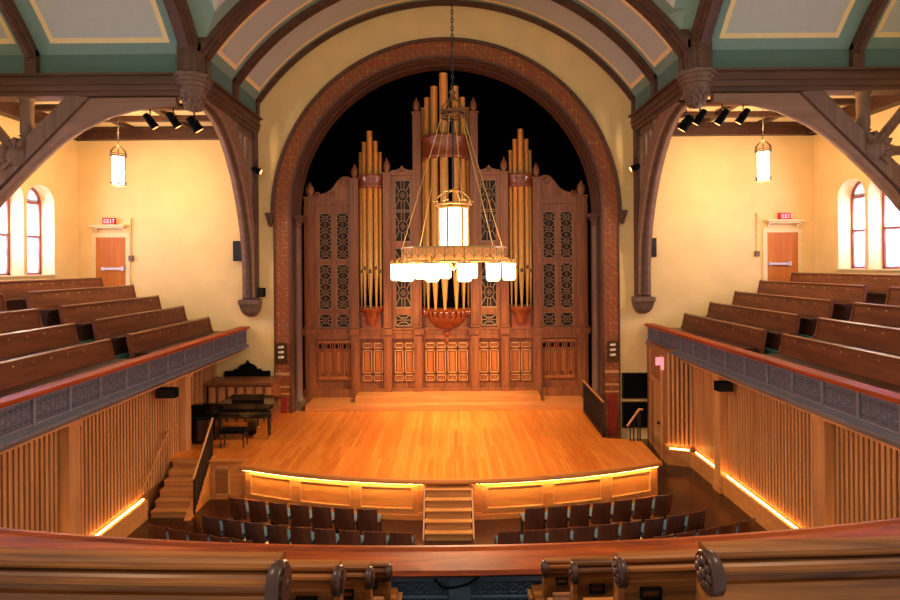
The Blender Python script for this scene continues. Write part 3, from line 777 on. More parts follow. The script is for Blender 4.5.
    g = MB(); bx(g, -.04, .28, Y0, Y1+.05, 3.9, 3.96); bx(g, -.01, .12, Y0, Y1+.03, 3.87, 3.899); g.build('cap_rail', M['cap'], bo, bevel=.02)
    h = MB(); bx(h, .26, .31, Y0, Y1, 3.06, 3.1)
    h.build('soffit_moulding', M['slat'], bo)
    # stepped gallery floor
    fl = MB(); tiers = [(7.12, 3.45), (8.05, 3.82), (8.9, 4.17), (9.75, 4.53), (10.65, 4.82)]
    for i, (x, z) in enumerate(tiers):
        a, b = sorted((XC+sgn*(x), XC+sgn*(XW))); fl.box(a, b, Y0, YW, z-.4 if i else 3.41, z)
    struct(fl.build('gallery_floor_%s' % side, M['carpet']))
    # black box under the balcony
    yb = 13.95 if sgn > 0 else 13.7
    t = thing('wall_speaker', 'long black speaker box on the %s slatted wall just under the balcony' % side, 'speaker', (XL-sgn*.3, yb-.3, 2.8))
    a, b = sorted((XL-sgn*.3, XL-sgn*.1)); a2 = a; 
    x0, x1 = (6.72, 7.12) if sgn > 0 else (-7.2, -6.72)
    MB().box(x0, x1, yb-.95, yb-.75, 2.78, 3.02).build('cabinet', M['black'], t, bevel=.01); MB().box(x0+.02, x1-.02, yb-.96, yb-.95, 2.8, 3.0).build('speaker_grille', M['steel'], t)

# door in the right lower wall with pink sign
d = MB(); d0 = Vector((6.545, 15.85)); d1 = Vector((6.78, 17.35))
dd = (d1-d0).normalized(); nn = Vector((-dd.y, dd.x))
def on(p, s, out): q = d0+dd*s+nn*out; return q
L = (d1-d0).length
d.obox((*(d0+dd*L/2+nn*.02), 1.1), Vector((dd.x, dd.y, 0)), Vector((nn.x, nn.y, 0)), Vector((0, 0, 1)), L/2-.1, .03, 1.1)
do = struct(d.build('door_3', M['slat']))
d = MB()
for s in (.05, L-.05): q = on(0, s, .03); d.obox((q.x, q.y, 1.6), Vector((dd.x, dd.y, 0)), Vector((nn.x, nn.y, 0)), Vector((0, 0, 1)), .05, .05, 1.6)
q = on(0, L/2, .03); d.obox((q.x, q.y, 2.26), Vector((dd.x, dd.y, 0)), Vector((nn.x, nn.y, 0)), Vector((0, 0, 1)), L/2, .05, .06)
d.build('door_frame', M['slat'], do)
q = on(0, .3, .09); d = MB().lathe([(.0, -.05), (.04, -.03), (.04, .03), (0, .05)], (q.x, q.y, 1.05), 10); d.build('door_knob', M['steel'], do)
q = on(0, .1, .12)
q = on(0, -.12, .12)
t = thing('exit_sign', 'small pink sign high on the corner of the lower right wall under the balcony', 'exit sign', (q.x, q.y, 2.95))
MB().box(q.x-.14, q.x+.14, q.y-.03, q.y+.02, 2.92, 3.16).build('sign_face', M['pink'], t)
MB().box(q.x+.0, q.x+.14, q.y-.04, q.y-.03, 2.78, 3.16).build('bracket', M['pink'], t)

# black wall panels right of the arch
ROLL = .0075
def fpx(px, py, Y):
    px, py = px-ROLL*(py-300), py+ROLL*(px-450)
    return ((px-448)*Y/F, 6-(py-265)*Y/F)
for (p0, p1, lab) in (((622, 373), (650, 398), 'upper of the two square black panels on the wall right of the stage'), ((622, 402), (650, 427), 'lower of the two square black panels on the wall right of the stage')):
    x0, z1 = fpx(*p0, YW-.05); x1, z0 = fpx(*p1, YW-.05)
    t = thing('wall_panel', lab, 'wall panel', ((x0+x1)/2, YW-.05, z0))
    MB().box(x0, x1, YW-.08, YW, z0, z1).build('panel_board', M['black'], t)
    m = MB(); 
    for a in (x0, x1-.03): m.box(a, a+.03, YW-.1, YW-.08, z0, z1)
    for a in (z0, z1-.03): m.box(x0, x1, YW-.1, YW-.08, a, a+.03)
    m.build('panel_frame', M['steel'], t)
# wall above low right: nothing; black crest on the left wall
x0, z0 = fpx(225, 380, YW-.1); x1, _ = fpx(270, 380, YW-.1); xm = (x0+x1)/2
pts = [(x0, z0), (x1, z0), (x1, z0+.3), (xm+.5, z0+.3), (xm+.42, z0+.38)]
pts += [(xm+.32*math.cos(a), z0+.36+.2*math.sin(a)) for a in [PI*i/8 for i in range(4)]]+[(xm+.05, z0+.58), (xm, z0+.68), (xm-.05, z0+.58)]
pts += [(xm+.32*math.cos(a), z0+.36+.2*math.sin(a)) for a in [PI*i/8 for i in range(5, 9)]]+[(xm-.42, z0+.38), (xm-.5, z0+.3), (x0, z0+.3)]
tag(MB().prism(pts, 'XZ', YW-.16, YW-.06).build('carved_crest', M['black']), 'black carved crest with a domed middle on the wall above the wooden screen', 'crest')
# wooden choir screen behind the piano
t = thing('choir_screen', 'low wooden screen with upright boards and a flat top behind the piano', 'screen', (-6.9, 17.2, HS))
ys0, ys1 = 16.7, 17.7
MB().box(-7.85, -5.62, 16.62, 17.6, 2.2, 2.28).build('top', M['org'], t)
MB().box(-7.75, -5.7, 16.72, 17.6, HS, 2.2).build('body', M['org'], t)
m = MB()
for k in range(7):
    x = -7.6+k*.3; m.box(x-.09, x+.09, 16.69, 16.72, HS, 2.12)
m.build('upright_boards', M['slat'], t)

# ------------------------------------------------------------------ grand piano, stool, keyboard instrument
t = thing('grand_piano', 'black grand piano on the left of the stage with its keyboard to the hall', 'piano', (-6.0, 15.55, HS))
px0, px1 = -6.75, -5.1
rimp = [(px0, 15.1), (px1, 15.1), (px1, 15.55), (px1-.02, 15.85), (px1-.35, 16.05), (px1-.75, 16.13), (px0+.5, 16.15), (px0+.1, 16.13), (px0, 15.95)]
zb = HS+.62
m = MB(); m.prism(rimp, 'XY', zb+.1, zb+.36); m.box(px0, px1, 14.9, 15.25, zb+.02, zb+.1); m.box(px0, px0+.1, 14.9, 15.15, zb+.1, zb+.3); m.box(px1-.1, px1, 14.9, 15.15, zb+.1, zb+.3)
m.build('case', M['lacquer'], t, bevel=.01)
MB().prism([(x*1.0, y) for x, y in rimp], 'XY', zb+.37, zb+.4).build('lid', M['lacquer'], t)
MB().box(px0+.1, px1-.1, 14.93, 15.10, zb+.1, zb+.2).build('keyboard_cover', M['lacquer'], t, bevel=.01)
MB().box(px0+.35, px1-.35, 15.3, 15.33, zb+.4, zb+.62).build('music_desk', M['lacquer'], t)
for x, y in ((px0+.12, 15.1), (px1-.12, 15.1), (-5.9, 16.)):
    lg = MB(); lg.lathe([(.04, HS+.1), (.045, HS+.2), (.06, HS+.5), (.075, zb+.04)], (x, y, 0), 10); l_ = lg.build('leg', M['lacquer'], t)
    MB().lathe([(0, -.04), (.04, -.04), (.04, .04), (0, .04)], (x, y, HS+.05), 10, axis='X').build('caster', M['brass'], l_)
m = MB(); m.box(-5.92, -5.68, 15.27, 15.35, HS+.12, HS+.62); m.box(-5.92, -5.68, 15.05, 15.35, HS+.08, HS+.12); m.build('pedal_lyre', M['lacquer'], t)
t = thing('piano_stool', 'black padded piano stool in front of the grand piano', 'stool', (-5.9, 14.4, HS))
MB().box(-6.35, -5.62, 14.27, 14.63, HS+.4, HS+.5).build('seat', M['black'], t, bevel=.02)
for x in (-6.3, -5.67):
    for y in (14.32, 14.58): MB().lathe([(.018, HS), (.028, HS+.4)], (x, y, 0), 8).build('leg', M['lacquer'], t)
t = thing('upright_piano', 'dark covered keyboard instrument beside the grand piano next to the left stair post', 'piano', (-7.2, 15.070, HS))
m = MB(); m.prism([(14.570, HS+.1), (15.370, HS+.1), (15.370, HS+.98), (15.070, HS+1.0), (14.920, HS+.74), (14.570, HS+.7)], 'YZ', -7.5, -6.75); m.build('case', M['lacquer'], t, bevel=.02)
MB().box(-7.5, -6.8, 14.590, 14.850, HS+.71, HS+.73).build('key_cover', M['black'], t)
m = MB(); m.box(-7.5, -7.47, 14.590, 15.370, HS, HS+.1); m.box(-6.83, -6.75, 14.590, 15.370, HS, HS+.1); m.build('foot', M['lacquer'], t)

# ------------------------------------------------------------------ pipe organ
YO = 19.0; SO = F/YO
def ox(px): return (px-448)/SO
def oz(py): return 6-(py-265)/SO
org = thing('pipe_organ', 'great pipe organ with gilded pipes in a carved wooden case under the arch', 'organ', (XC, YO, 1.0))
OW = [M['org'], M['org_lt'], M['void']]
mid = 446.0
def mir(px): return 2*mid-px
def sbox(mb, a, b, y0, y1, p0, p1, mi=0, both=True):
    """box from pixel bounds, mirrored about the organ's axis"""
    for m_ in ((0, 1) if both else (0,)):
        q0, q1 = (a, b) if not m_ else (mir(b), mir(a))
        mb.box(ox(q0), ox(q1), y0, y1, oz(p1), oz(p0), mi)
# backing of the case
mb = MB()
sbox(mb, 303, 357, YO+.12, YO+.5, 205, 402); sbox(mb, 357, 385, YO+.12, YO+.5, 306, 394); sbox(mb, 385, 421, YO+.12, YO+.5, 176, 394)
sbox(mb, 420, 472, YO+.12, YO+.5, 313, 394, both=False)
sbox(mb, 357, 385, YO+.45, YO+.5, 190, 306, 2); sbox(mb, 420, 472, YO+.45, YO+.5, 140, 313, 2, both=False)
mb.build('case_back', OW, org)
# cornice at the impost line and base mouldings
mb = MB()
sbox(mb, 303, 446, YO-.02, YO+.2, 329, 333); sbox(mb, 305, 446, YO+.0, YO+.2, 333, 338.5)
sbox(mb, 303, 446, YO-.05, YO+.2, 327.5, 329.5)
for a, b in ((303, 317), (350, 359), (383, 392), (414, 423.5)):
    sbox(mb, a, b, YO-.12, YO+.2, 328, 334)
sbox(mb, 355.2, 445.9, YO-.04, YO+.2, 388, 394); sbox(mb, 303, 355, YO-.04, YO+.2, 388, 402)
mb.build('cornice', OW, org)
# posts
def post(a, b, top, bot, cap=True, both=True, fin=True):
    for m_ in ((0, 1) if both else (0,)):
        q0, q1 = (a, b) if not m_ else (mir(b), mir(a)); x0, x1 = ox(q0), ox(q1); xm = (x0+x1)/2; w = (x1-x0)/2
        mb = MB(); mb.box(x0, x1, YO-.06, YO+.2, oz(bot), oz(top)); mb.box(xm-w*.5, xm+w*.5, YO-.085, YO-.06, oz(bot)+.3, oz(339)-.12)
        mb.box(xm-w*.45, xm+w*.45, YO-.085, YO-.06, oz(324), oz(top)-.15); mb.box(x0-.03, x1+.03, YO-.1, YO+.2, oz(bot), oz(bot)+.18)
        for z in (oz(top)-.06, oz(327)): mb.box(x0-.03, x1+.03, YO-.1, YO+.2, z, z+.06)
        if fin:
            mb.lathe([(w*.9, 0), (w*.5, .05), (w*.85, .12), (w*.95, .22), (w*.8, .36), (w*.3, .46), (.02, .55)], (xm, YO+.06, oz(top)), 10)
        mb.build('post', OW, org)
post(305, 315, 196, 402); post(351, 359, 178, 402); post(383.5, 391, 172, 394); post(413.5, 421.5, 112, 394)
# fretwork grilles
def fret(a, b, p0, p1, cells, style, m_):
    q0, q1 = (a, b) if not m_ else (mir(b), mir(a)); x0, x1 = ox(q0), ox(q1); z1, z0 = oz(p0), oz(p1)
    bk = MB().box(x0, x1, YO+.09, YO+.115, z0, z1); back = bk.build('grille_panel', M['slat_dark'], org, 'fretwork panel over a dark backing')
    mb = MB(); t = .03; y0, y1 = YO+.04, YO+.09; yy = YO+.065
    for a_, b_, c_, d_ in ((x0, x0+t, z0, z1), (x1-t, x1, z0, z1), (x0, x1, z0, z0+t), (x0, x1, z1-t, z1)): mb.box(a_, b_, y0, y1, c_, d_)
    h = (z1-z0)/cells; xm = (x0+x1)/2; w = (x1-x0)/2
    for i in range(cells):
        zc = z0+h*(i+.5)
        if style == 'x':
            r = min(w, h/2)*.45
            for sx in (-1, 1):
                for sz in (-1, 1):
                    mb.bar((xm+sx*r*.7, yy, zc+sz*r*.7), (xm+sx*w, yy, zc+sz*h/2), t, .03, up=(0, 1, 0))
                mb.bar((xm+sx*r, yy, zc), (xm+sx*w, yy, zc), t*.8, .03, up=(0, 1, 0))
            mb.ring((xm, yy, zc), r, .018, 'Y', 8, 4)
            mb.ring((xm, yy, zc), r*.35, .016, 'Y', 6, 4)
            if i: mb.ring((xm, yy, zc-h/2), r*.55, .015, 'Y', 6, 4)
        else:
            r = min(w*.62, h*.3)
            mb.ring((xm, yy, zc), r*1.2, .016, 'Y', 14, 4, rx=r)
            for k in range(4):
                an = PI/2*k; mb.ring((xm+r*.32*math.cos(an), yy, zc+r*.38*math.sin(an)), r*.26, .012, 'Y', 8, 4)
            for sx in (-1, 1):
                for sz in (-1, 1):
                    mb.bar((xm+sx*r*.75, yy, zc+sz*r*.9), (xm+sx*w, yy, zc+sz*h*.42), t, .03, up=(0, 1, 0))
                    mb.bar((xm+sx*r*.3, yy, zc+sz*r*1.15), (xm+sx*r*.3, yy, zc+sz*h*.5), t*.8, .03, up=(0, 1, 0))
                mb.bar((xm+sx*r, yy, zc), (xm+sx*w, yy, zc), t, .03, up=(0, 1, 0))
            for sz in (-1, 1): mb.bar((x0, yy, zc+sz*h*.47), (x1, yy, zc+sz*h*.47), t, .03, up=(0, 1, 0))
    mb.build('fretwork', M['grille'], back)
for m_ in (0, 1):
    for a, b in ((318.5, 331.5), (336, 349)):
        fret(a, b, 212, 259, 4, 'x', m_); fret(a, b, 263.5, 309, 4, 'x', m_); fret(a, b, 313, 327, 1, 'x', m_)
    fret(395, 411, 179, 242, 2, 'o', m_); fret(395, 411, 247, 308, 2, 'o', m_); fret(395, 411, 314, 326, 1, 'x', m_)
# stiles and rails round the grilles
mb = MB()
for a, b, p0, p1 in ((315, 318.5, 203, 328), (331.5, 336, 203.5, 327.5), (349, 351, 203, 328), (318.6, 331.4, 203.5, 212), (336.1, 348.9, 203.5, 212), (318.6, 331.4, 259, 263.5), (318.6, 331.4, 309, 313), (336.1, 348.9, 259, 263.5), (336.1, 348.9, 309, 313),
                     (391, 395, 173, 328), (411, 414, 173, 328), (395.1, 410.9, 173, 179), (395.1, 410.9, 242, 247), (395.1, 410.9, 308, 314)):
    sbox(mb, a, b, YO+.02, YO+.13, p0, p1)
sbox(mb, 313, 353, YO-.04, YO+.2, 200, 204); sbox(mb, 391, 414, YO-.04, YO+.2, 172, 175)
mb.build('case_frame', OW, org)
# crestings
for m_ in (0, 1):
    def P(px, py): return (ox(px if not m_ else mir(px)), oz(py))
    sc = [P(313, 200), P(313, 194), P(321, 194), P(327, 192), P(333, 188), P(338, 181), (P(342, 177)), P(346, 176), P(351, 177), P(351, 200)]
    mb = MB(); mb.prism(sc, 'XZ', YO+.0, YO+.12)
    mb.tube([(p[0], YO+.02, p[1]) for p in sc[1:9]], .03, 6)
    for px, py, r in ((318, 194, .09), (345, 181, .12), (333, 193, .06)): q = P(px, py); mb.ring((q[0], YO-.01, q[1]), r, .03, 'Y', 12, 5)
    mb.build('cresting', M['org'], org)
    sc = [P(391, 173), P(391, 170), P(396, 169.5), P(400, 168), P(402.5, 165), P(405, 168), P(409, 169.5), P(414, 170), P(414, 173)]
    mb = MB(); mb.prism(sc, 'XZ', YO+.0, YO+.12); q = P(402.5, 170); mb.ring((q[0], YO-.01, q[1]), .06, .025, 'Y', 10, 5); mb.build('cresting', M['org'], org)
# lower panelling: framed fields, light mouldings
def field(x0, x1, z0, z1, mb):
    t = .03
    for a_, b_, c_, d_ in ((x0, x0+t, z0, z1), (x1-t, x1, z0, z1), (x0, x1, z0, z0+t), (x0, x1, z1-t, z1)): mb.box(a_, b_, YO+.05, YO+.115, c_, d_, 1)
    mb.box(x0+.07, x1-.07, YO+.09, YO+.12, z0+.06, z1-.06, 0)
def lower(a, b, ncol, m_):
    q0, q1 = (a, b) if not m_ else (mir(b), mir(a)); x0, x1 = ox(q0), ox(q1); w = (x1-x0)/ncol
    mb = MB()
    for c in range(ncol):
        xa, xb = x0+c*w+.035, x0+(c+1)*w-.035
        field(xa, xb, oz(348), oz(343), mb); field(xa, xb, oz(373), oz(350), mb); field(xa, xb, oz(381), oz(375), mb)
    mb.build('wainscot_panel', [M['org_low'], M['org_lt'], M['void']], org)
for m_ in (0, 1):
    lower(361, 383, 2, m_); lower(393, 414, 2, m_)
    if not m_: lower(424, 468, 4, 0)
    q0, q1 = (317, 350) if not m_ else (mir(350), mir(317)); x0, x1 = ox(q0), ox(q1); w = (x1-x0)/4
    mb = MB()
    for c in range(4):
        xa, xb = x0+c*w+.03, x0+(c+1)*w-.03
        mb.box(xa, xb, YO+.1, YO+.125, oz(348), oz(344), 2)
        mb.box(xa+.0, xa+.03, YO+.06, YO+.12, oz(378), oz(350)); mb.box(xb-.03, xb, YO+.06, YO+.12, oz(378), oz(350))
        mb.box(xa+.06, xb-.06, YO+.09, YO+.12, oz(372), oz(352))
        for k in range(2): mb.box(xa+.1+k*.08, xa+.13+k*.08, YO+.05, YO+.1, oz(348), oz(344))
    mb.box(x0, x1, YO+.04, YO+.12, oz(379), oz(376)); mb.box(x0, x1, YO+.04, YO+.12, oz(342.5), oz(340))
    mb.build('wainscot_panel', [M['org_low'], M['org_lt'], M['void']], org)
# pipe towers
def pipe(parent, x, y, r, ztop, zfoot, zmouth, fl=.0):
    mb = MB()
    mb.lathe([(r*.3, zfoot), (r*.95, zmouth-.08), (r, zmouth), (r, ztop-.02), (r*1.05, ztop-.02), (r*1.05, ztop)], (x, y, 0), 16)
    mb.lathe([(r*.82, ztop+.001), (r*.01, ztop+.0015)], (x, y, 0), 16, mi=1)
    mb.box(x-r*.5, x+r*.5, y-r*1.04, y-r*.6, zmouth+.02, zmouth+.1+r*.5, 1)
    mb.box(x-r*.62, x-r*.5, y-r*1.12, y-r*.5, zmouth, zmouth+.16+r*.5, 0); mb.box(x+r*.5, x+r*.62, y-r*1.12, y-r*.5, zmouth, zmouth+.16+r*.5, 0)
    mb.build('pipe', [M['gold'], M['gold_dk']], parent)
def tower(cpx, half, pipes, band, bowl_z, bowl_h, zmouth, side):
    """semi-round tower of pipes standing on a turned bowl"""
    xc = ox(cpx); R = half/SO
    mb = MB(); zt = oz(bowl_z)
    mb.lathe([(.06, zt-bowl_h), (.1, zt-bowl_h+.06), (R*.45, zt-bowl_h*.82), (R*.75, zt-bowl_h*.55), (R*.95, zt-bowl_h*.22), (R*.9, zt-bowl_h*.16), (R*1.04, zt-.06), (R*1.06, zt)] if R > .6 else
             [(R*.5, zt-bowl_h), (R*.6, zt-bowl_h*.7), (R*.72, zt-bowl_h*.35), (R*.98, zt-bowl_h*.2), (R*1.04, zt-.05), (R*1.05, zt)], (xc, YO+.15, 0), 28, a0=PI, a1=2*PI)
    mb.prism([(xc+R*1.05*math.cos(PI+PI*i/20), YO+.15+R*1.05*math.sin(PI+PI*i/20)) for i in range(21)], 'XY', zt-.005, zt)
    if R > .6:
        mb.lathe([(.01, -.62), (.05, -.55), (.09, -.45), (.05, -.36), (.09, -.28), (.16, -.2), (.1, 0)], (xc, YO+.05, zt-bowl_h+.12), 12)
        for k in range(13):
            a = PI+PI*(k+.5)/13; mb.lathe([(.01, -.16), (.06, -.1), (.07, .0), (.02, .05)], (xc+R*.97*math.cos(a), YO+.15+R*.97*math.sin(a), zt-.1), 8)
    else:
        mb.box(xc-R*.8, xc+R*.8, YO+.0, YO+.15, oz(328), zt-bowl_h*.3)
    tw = mb.build('pipe_tower', M['org_red'], org, 'bowl-shaped red wood base of the %s pipe tower' % side)
    b0, b1 = oz(band[1]), oz(band[0])
    mb = MB(); mb.lathe([(R*.98, b0), (R*1.06, b0+.05), (R*1.0, b0+.12), (R*.99, b1-.22), (R*1.04, b1-.14), (R*1.08, b1-.05), (R*1.04, b1)], (xc, YO+.15, 0), 28, a0=PI, a1=2*PI)
    mb.prism([(xc+R*1.0*math.cos(PI+PI*i/20), YO+.15+R*1.0*math.sin(PI+PI*i/20)) for i in range(21)], 'XY', b1-.04, b1-.01)
    mb.build('band', M['org_red'], tw)
    n = len(pipes)
    for i, (ppx, top, r) in enumerate(pipes):
        x = ox(ppx); u = max(-1, min(1, (x-xc)/(R*.86))); y = YO+.15-R*(.74 if R > .6 else .6)*math.sqrt(max(0, 1-u*u))
        pipe(tw, x, y, r, 6-(top-265)*y/F, zt, oz(zmouth)+(.12 if i % 2 else 0))
tower(371, 12, [(361.3, 152, .07), (365.2, 142, .085), (370.8, 131, .105), (376.5, 141, .085), (380.5, 152, .07)], (175, 188), 307, .62, 273, 'left')
tower(521, 12, [(511.5, 151, .07), (515.5, 140, .085), (521, 130, .105), (526.8, 140, .085), (530.7, 151, .07)], (175, 188), 307, .62, 273, 'right')
tower(446.5, 24, [(424, 108, .09), (428.5, 98, .11), (435.6, 87, .13), (444.8, 74, .15), (456, 87, .13), (463, 98, .11), (468.5, 108, .09)], (138, 161), 308, .86, 272, 'centre')

# ------------------------------------------------------------------ gallery pews
def pew_proto(L, name):
    """straight pew, length along local x, sitter faces local +y (towards the nave)"""
    t = thing(name, '', 'pew', (0, 0, 0), 'gallery pews')
    m = MB(); m.prism([(-.02, .32), (.03, .32), (-.1, .88), (-.15, .88)], 'YZ', -L/2+.02, L/2-.02); m.build('backrest', M['pew'], t)
    m = MB(); m.prism([(-.17, .87), (-.08, .87), (-.07, .9), (-.1, .92), (-.16, .92)], 'YZ', -L/2, L/2); m.build('top_rail', M['pew_edge'], t)
    m = MB(); m.box(-L/2+.03, L/2-.03, 0, .44, .40, .45); m.box(-L/2+.03, L/2-.03, .38, .41, .0, .40); m.build('seat', M['pew_shade'], t)
    for s in (-1, 1):
        x = s*(L/2-.02)
        m = MB(); m.prism([(-.08, 0), (.04, 0), (.04, .46), (.0, .52), (-.09, .93), (-.17, .93), (-.08, .4)], 'YZ', x-.025, x+.025); m.build('end_panel', M['pew'], t)
        m = MB(); m.prism([(.041, 0), (.38, 0), (.40, .38), (.38, .41), (.041, .41)], 'YZ', x-.02, x+.02); m.build('seat_end', M['pew_shade'], t)
    k = int(L/.48)
    for i in range(k):
        m = MB(); x = -L/2+.5+i*(L-1.0)/max(1, k-1); m.lathe([(0.0, 0), (.022, .0), (.022, .012), (0, .018)], (x, -.065, .79), 8, axis='Y')
        m.build('number_plate', M['brass'], t)
    return t
ROW = [(7.78, 3.45), (8.62, 3.82), (9.45, 4.17), (10.28, 4.53), (11.34, 4.78)]
rn = ['front', 'second', 'third', 'fourth', 'top']
LF = 17.22-12.88; LN = 12.18-7.1
pf = None
protoF = pew_proto(LF, 'gallery_pew'); protoN = pew_proto(LN, 'gallery_pew')
first = {id(protoF): True, id(protoN): True}
for sgn, side in ((-1, 'left'), (1, 'right')):
    for i, (x, z) in enumerate(ROW):
        for pr, y, sec in ((protoF, (17.22+12.88)/2, 'section by end wall'), (protoN, (12.18+7.1)/2, 'section before cross aisle')):
            if pr is protoN and i == 4: continue   # beyond the frame
            lab = 'brown pew, %s row of the %s side gallery, %s' % (rn[i], side, sec)
            loc = (XC+sgn*x, y, z-.03); rz = PI/2 if sgn > 0 else -PI/2
            if first[id(pr)]:
                first[id(pr)] = False; pr.location = loc; pr.rotation_euler = (0, 0, rz); pr['label'] = lab
            else: dup(pr, loc, rz, lab)

# ------------------------------------------------------------------ stalls on the hall floor
def chair_proto():
    t = thing('theatre_seat', '', 'chair', (0, 0, 0), 'seats on the hall floor')
    m = MB(); rings = []
    for k in range(7):
        x = -.217+.434*k/6; d = -.03*math.cos((k-3)/3*PI/2)
        rings.append([(x, -.24+d, .36), (x, -.22+d, .36), (x, -.31+d, .86), (x, -.33+d, .86)])
    m.loft(rings, smooth=False); m.build('backrest', M['chair_back'], t, bevel=.006)
    m = MB(); m.prism([(-.20, .46), (-.15, .46), (-.22, .70), (-.26, .70)], 'YZ', -.15, .15); m.build('back_cushion', M['blue'], t, 'blue cloth cushion')
    m = MB(); m.prism([(-.2, .39), (.2, .42), (.24, .46), (.2, .5), (-.2, .47)], 'YZ', -.185, .185); m.build('seat', M['blue'], t, 'blue cloth seat')
    for s in (-1, 1):
        m = MB(); x = s*.216
        m.box(x-.012, x+.012, -.1, .06, 0.02, .5); m.box(x-.012, x+.012, -.22, .18, .5, .53); m.box(x-.02, x+.02, -.2, .18, 0, .02); m.build('side_frame', M['steel'], t)
    return t
ch = chair_proto(); used = False
def seat_row(xs, y0, rowlab, side, fromlab):
    global used
    for k, x in enumerate(xs):
        R = 17.0; phi = math.asin(x/R); y = y0+R-R*math.cos(phi)
        nth = ['first', 'second', 'third', 'fourth', 'fifth', 'sixth', 'seventh', 'eighth', 'ninth'][k]
        lab = 'brown-backed blue seat, %s from the %s in the %s, %s half' % (nth, fromlab, rowlab, side)
        loc = (x, y+.27, 0)
        if not used: used = True; ch.location = loc; ch.rotation_euler = (0, 0, phi); ch['label'] = lab
        else: dup(ch, loc, phi, lab)
seat_row([-1.72-.49*k for k in range(7)], 10.95, 'front row', 'left', 'stage steps')
seat_row([1.77+.485*k for k in range(7)], 10.95, 'front row', 'right', 'stage steps')
seat_row([-.94-.49*k for k in range(9)], 10.05, 'middle row', 'left', 'stage steps')
seat_row([1.12+.49*k for k in range(9)], 10.05, 'middle row', 'right', 'stage steps')
seat_row([-5.75+.475*k for k in range(5)], 9.4, 'back row', 'left', 'slatted wall')
seat_row([5.85-.47*k for k in range(5)], 9.4, 'back row', 'right', 'slatted wall')

# ------------------------------------------------------------------ near gallery: parapet and curved pews
RP = 20.0
def pyy(x, y0): return y0+x*x/(2*RP)+.006*x
xs = [-6+12*i/40 for i in range(41)]
mb = MB(); mb.sweep([(-.11, -1.0), (.0, -1.0), (.0, .0), (-.11, .0)], [(x, pyy(x, 3.7), 3.84) for x in xs])
par = struct(mb.build('balcony_front', M['iron_blue']))
mb = MB(); mb.sweep([(.05, -.02), (.07, .0), (.05, .025), (-.17, .04), (-.2, .055), (-.235, .05), (-.25, .02), (-.235, -.02)], [(x, pyy(x, 3.7), 3.83) for x in xs])
mb.build('cap_rail', M['cap_x'], par)
# ornament on the inner face at the centre aisle
mb = MB(); YI = 3.7
mb.box(-.01, .14, YI-.035, YI, 3.2, 3.8); 
for x0, x1 in ((-1.2, -.01), (.14, 1.2)):
    mb.box(x0, x1, YI-.03, YI, 3.765, 3.8); mb.box(x0, x1, YI-.022, YI, 3.64, 3.655); mb.box(x0, x1, YI-.022, YI, 3.5, 3.515)
    n = 9
    for k in range(n):
        xx = x0+.08+(x1-x0-.16)*k/(n-1)
        mb.ring((xx, YI-.008, 3.705), .032, .008, 'Y', 12, 5); mb.ring((xx+.05, YI-.008, 3.69), .018, .006, 'Y', 8, 4)
        mb.tube([(xx-.04, YI-.006, 3.67), (xx-.01, YI-.01, 3.7), (xx+.03, YI-.01, 3.745)], .006, 5)
        mb.ring((xx, YI-.008, 3.58), .04, .008, 'Y', 12, 5)
mb.build('scroll_ornament', M['iron_blue'], par)
tag(MB().tube([(-.11, 3.66, 3.79), (-.08, 3.64, 3.765), (-.04, 3.63, 3.745), (0.04, 3.63, 3.75), (.12, 3.64, 3.765), (.2, 3.66, 3.8)], .008, 6).build('cable', M['black']), 'black cable looped across the blue parapet panel at the centre aisle', 'cable')
RC = 20.0
def cyy(x, y0): return y0+x*x/(2*RC)
YS = {0: (3.18, 3.2), 1: (2.42, 2.44), 2: (1.755, 1.785), 3: (1.15, 1.175)}
rowsF = [(3.2, -1.815, 3.9, 'foremost', 'next to the parapet'), (2.45, -1.39, 3.0, 'second', 'second from the parapet'), (1.79, -1.0, 2.3, 'third', 'third from the parapet'), (1.155, -.64, 1.6, 'nearest', 'nearest the viewer')]
struct(MB().box(-4.5, 4.5, .9, 3.8, 2.8, 3.3).build('balcony_floor', M['carpet']))
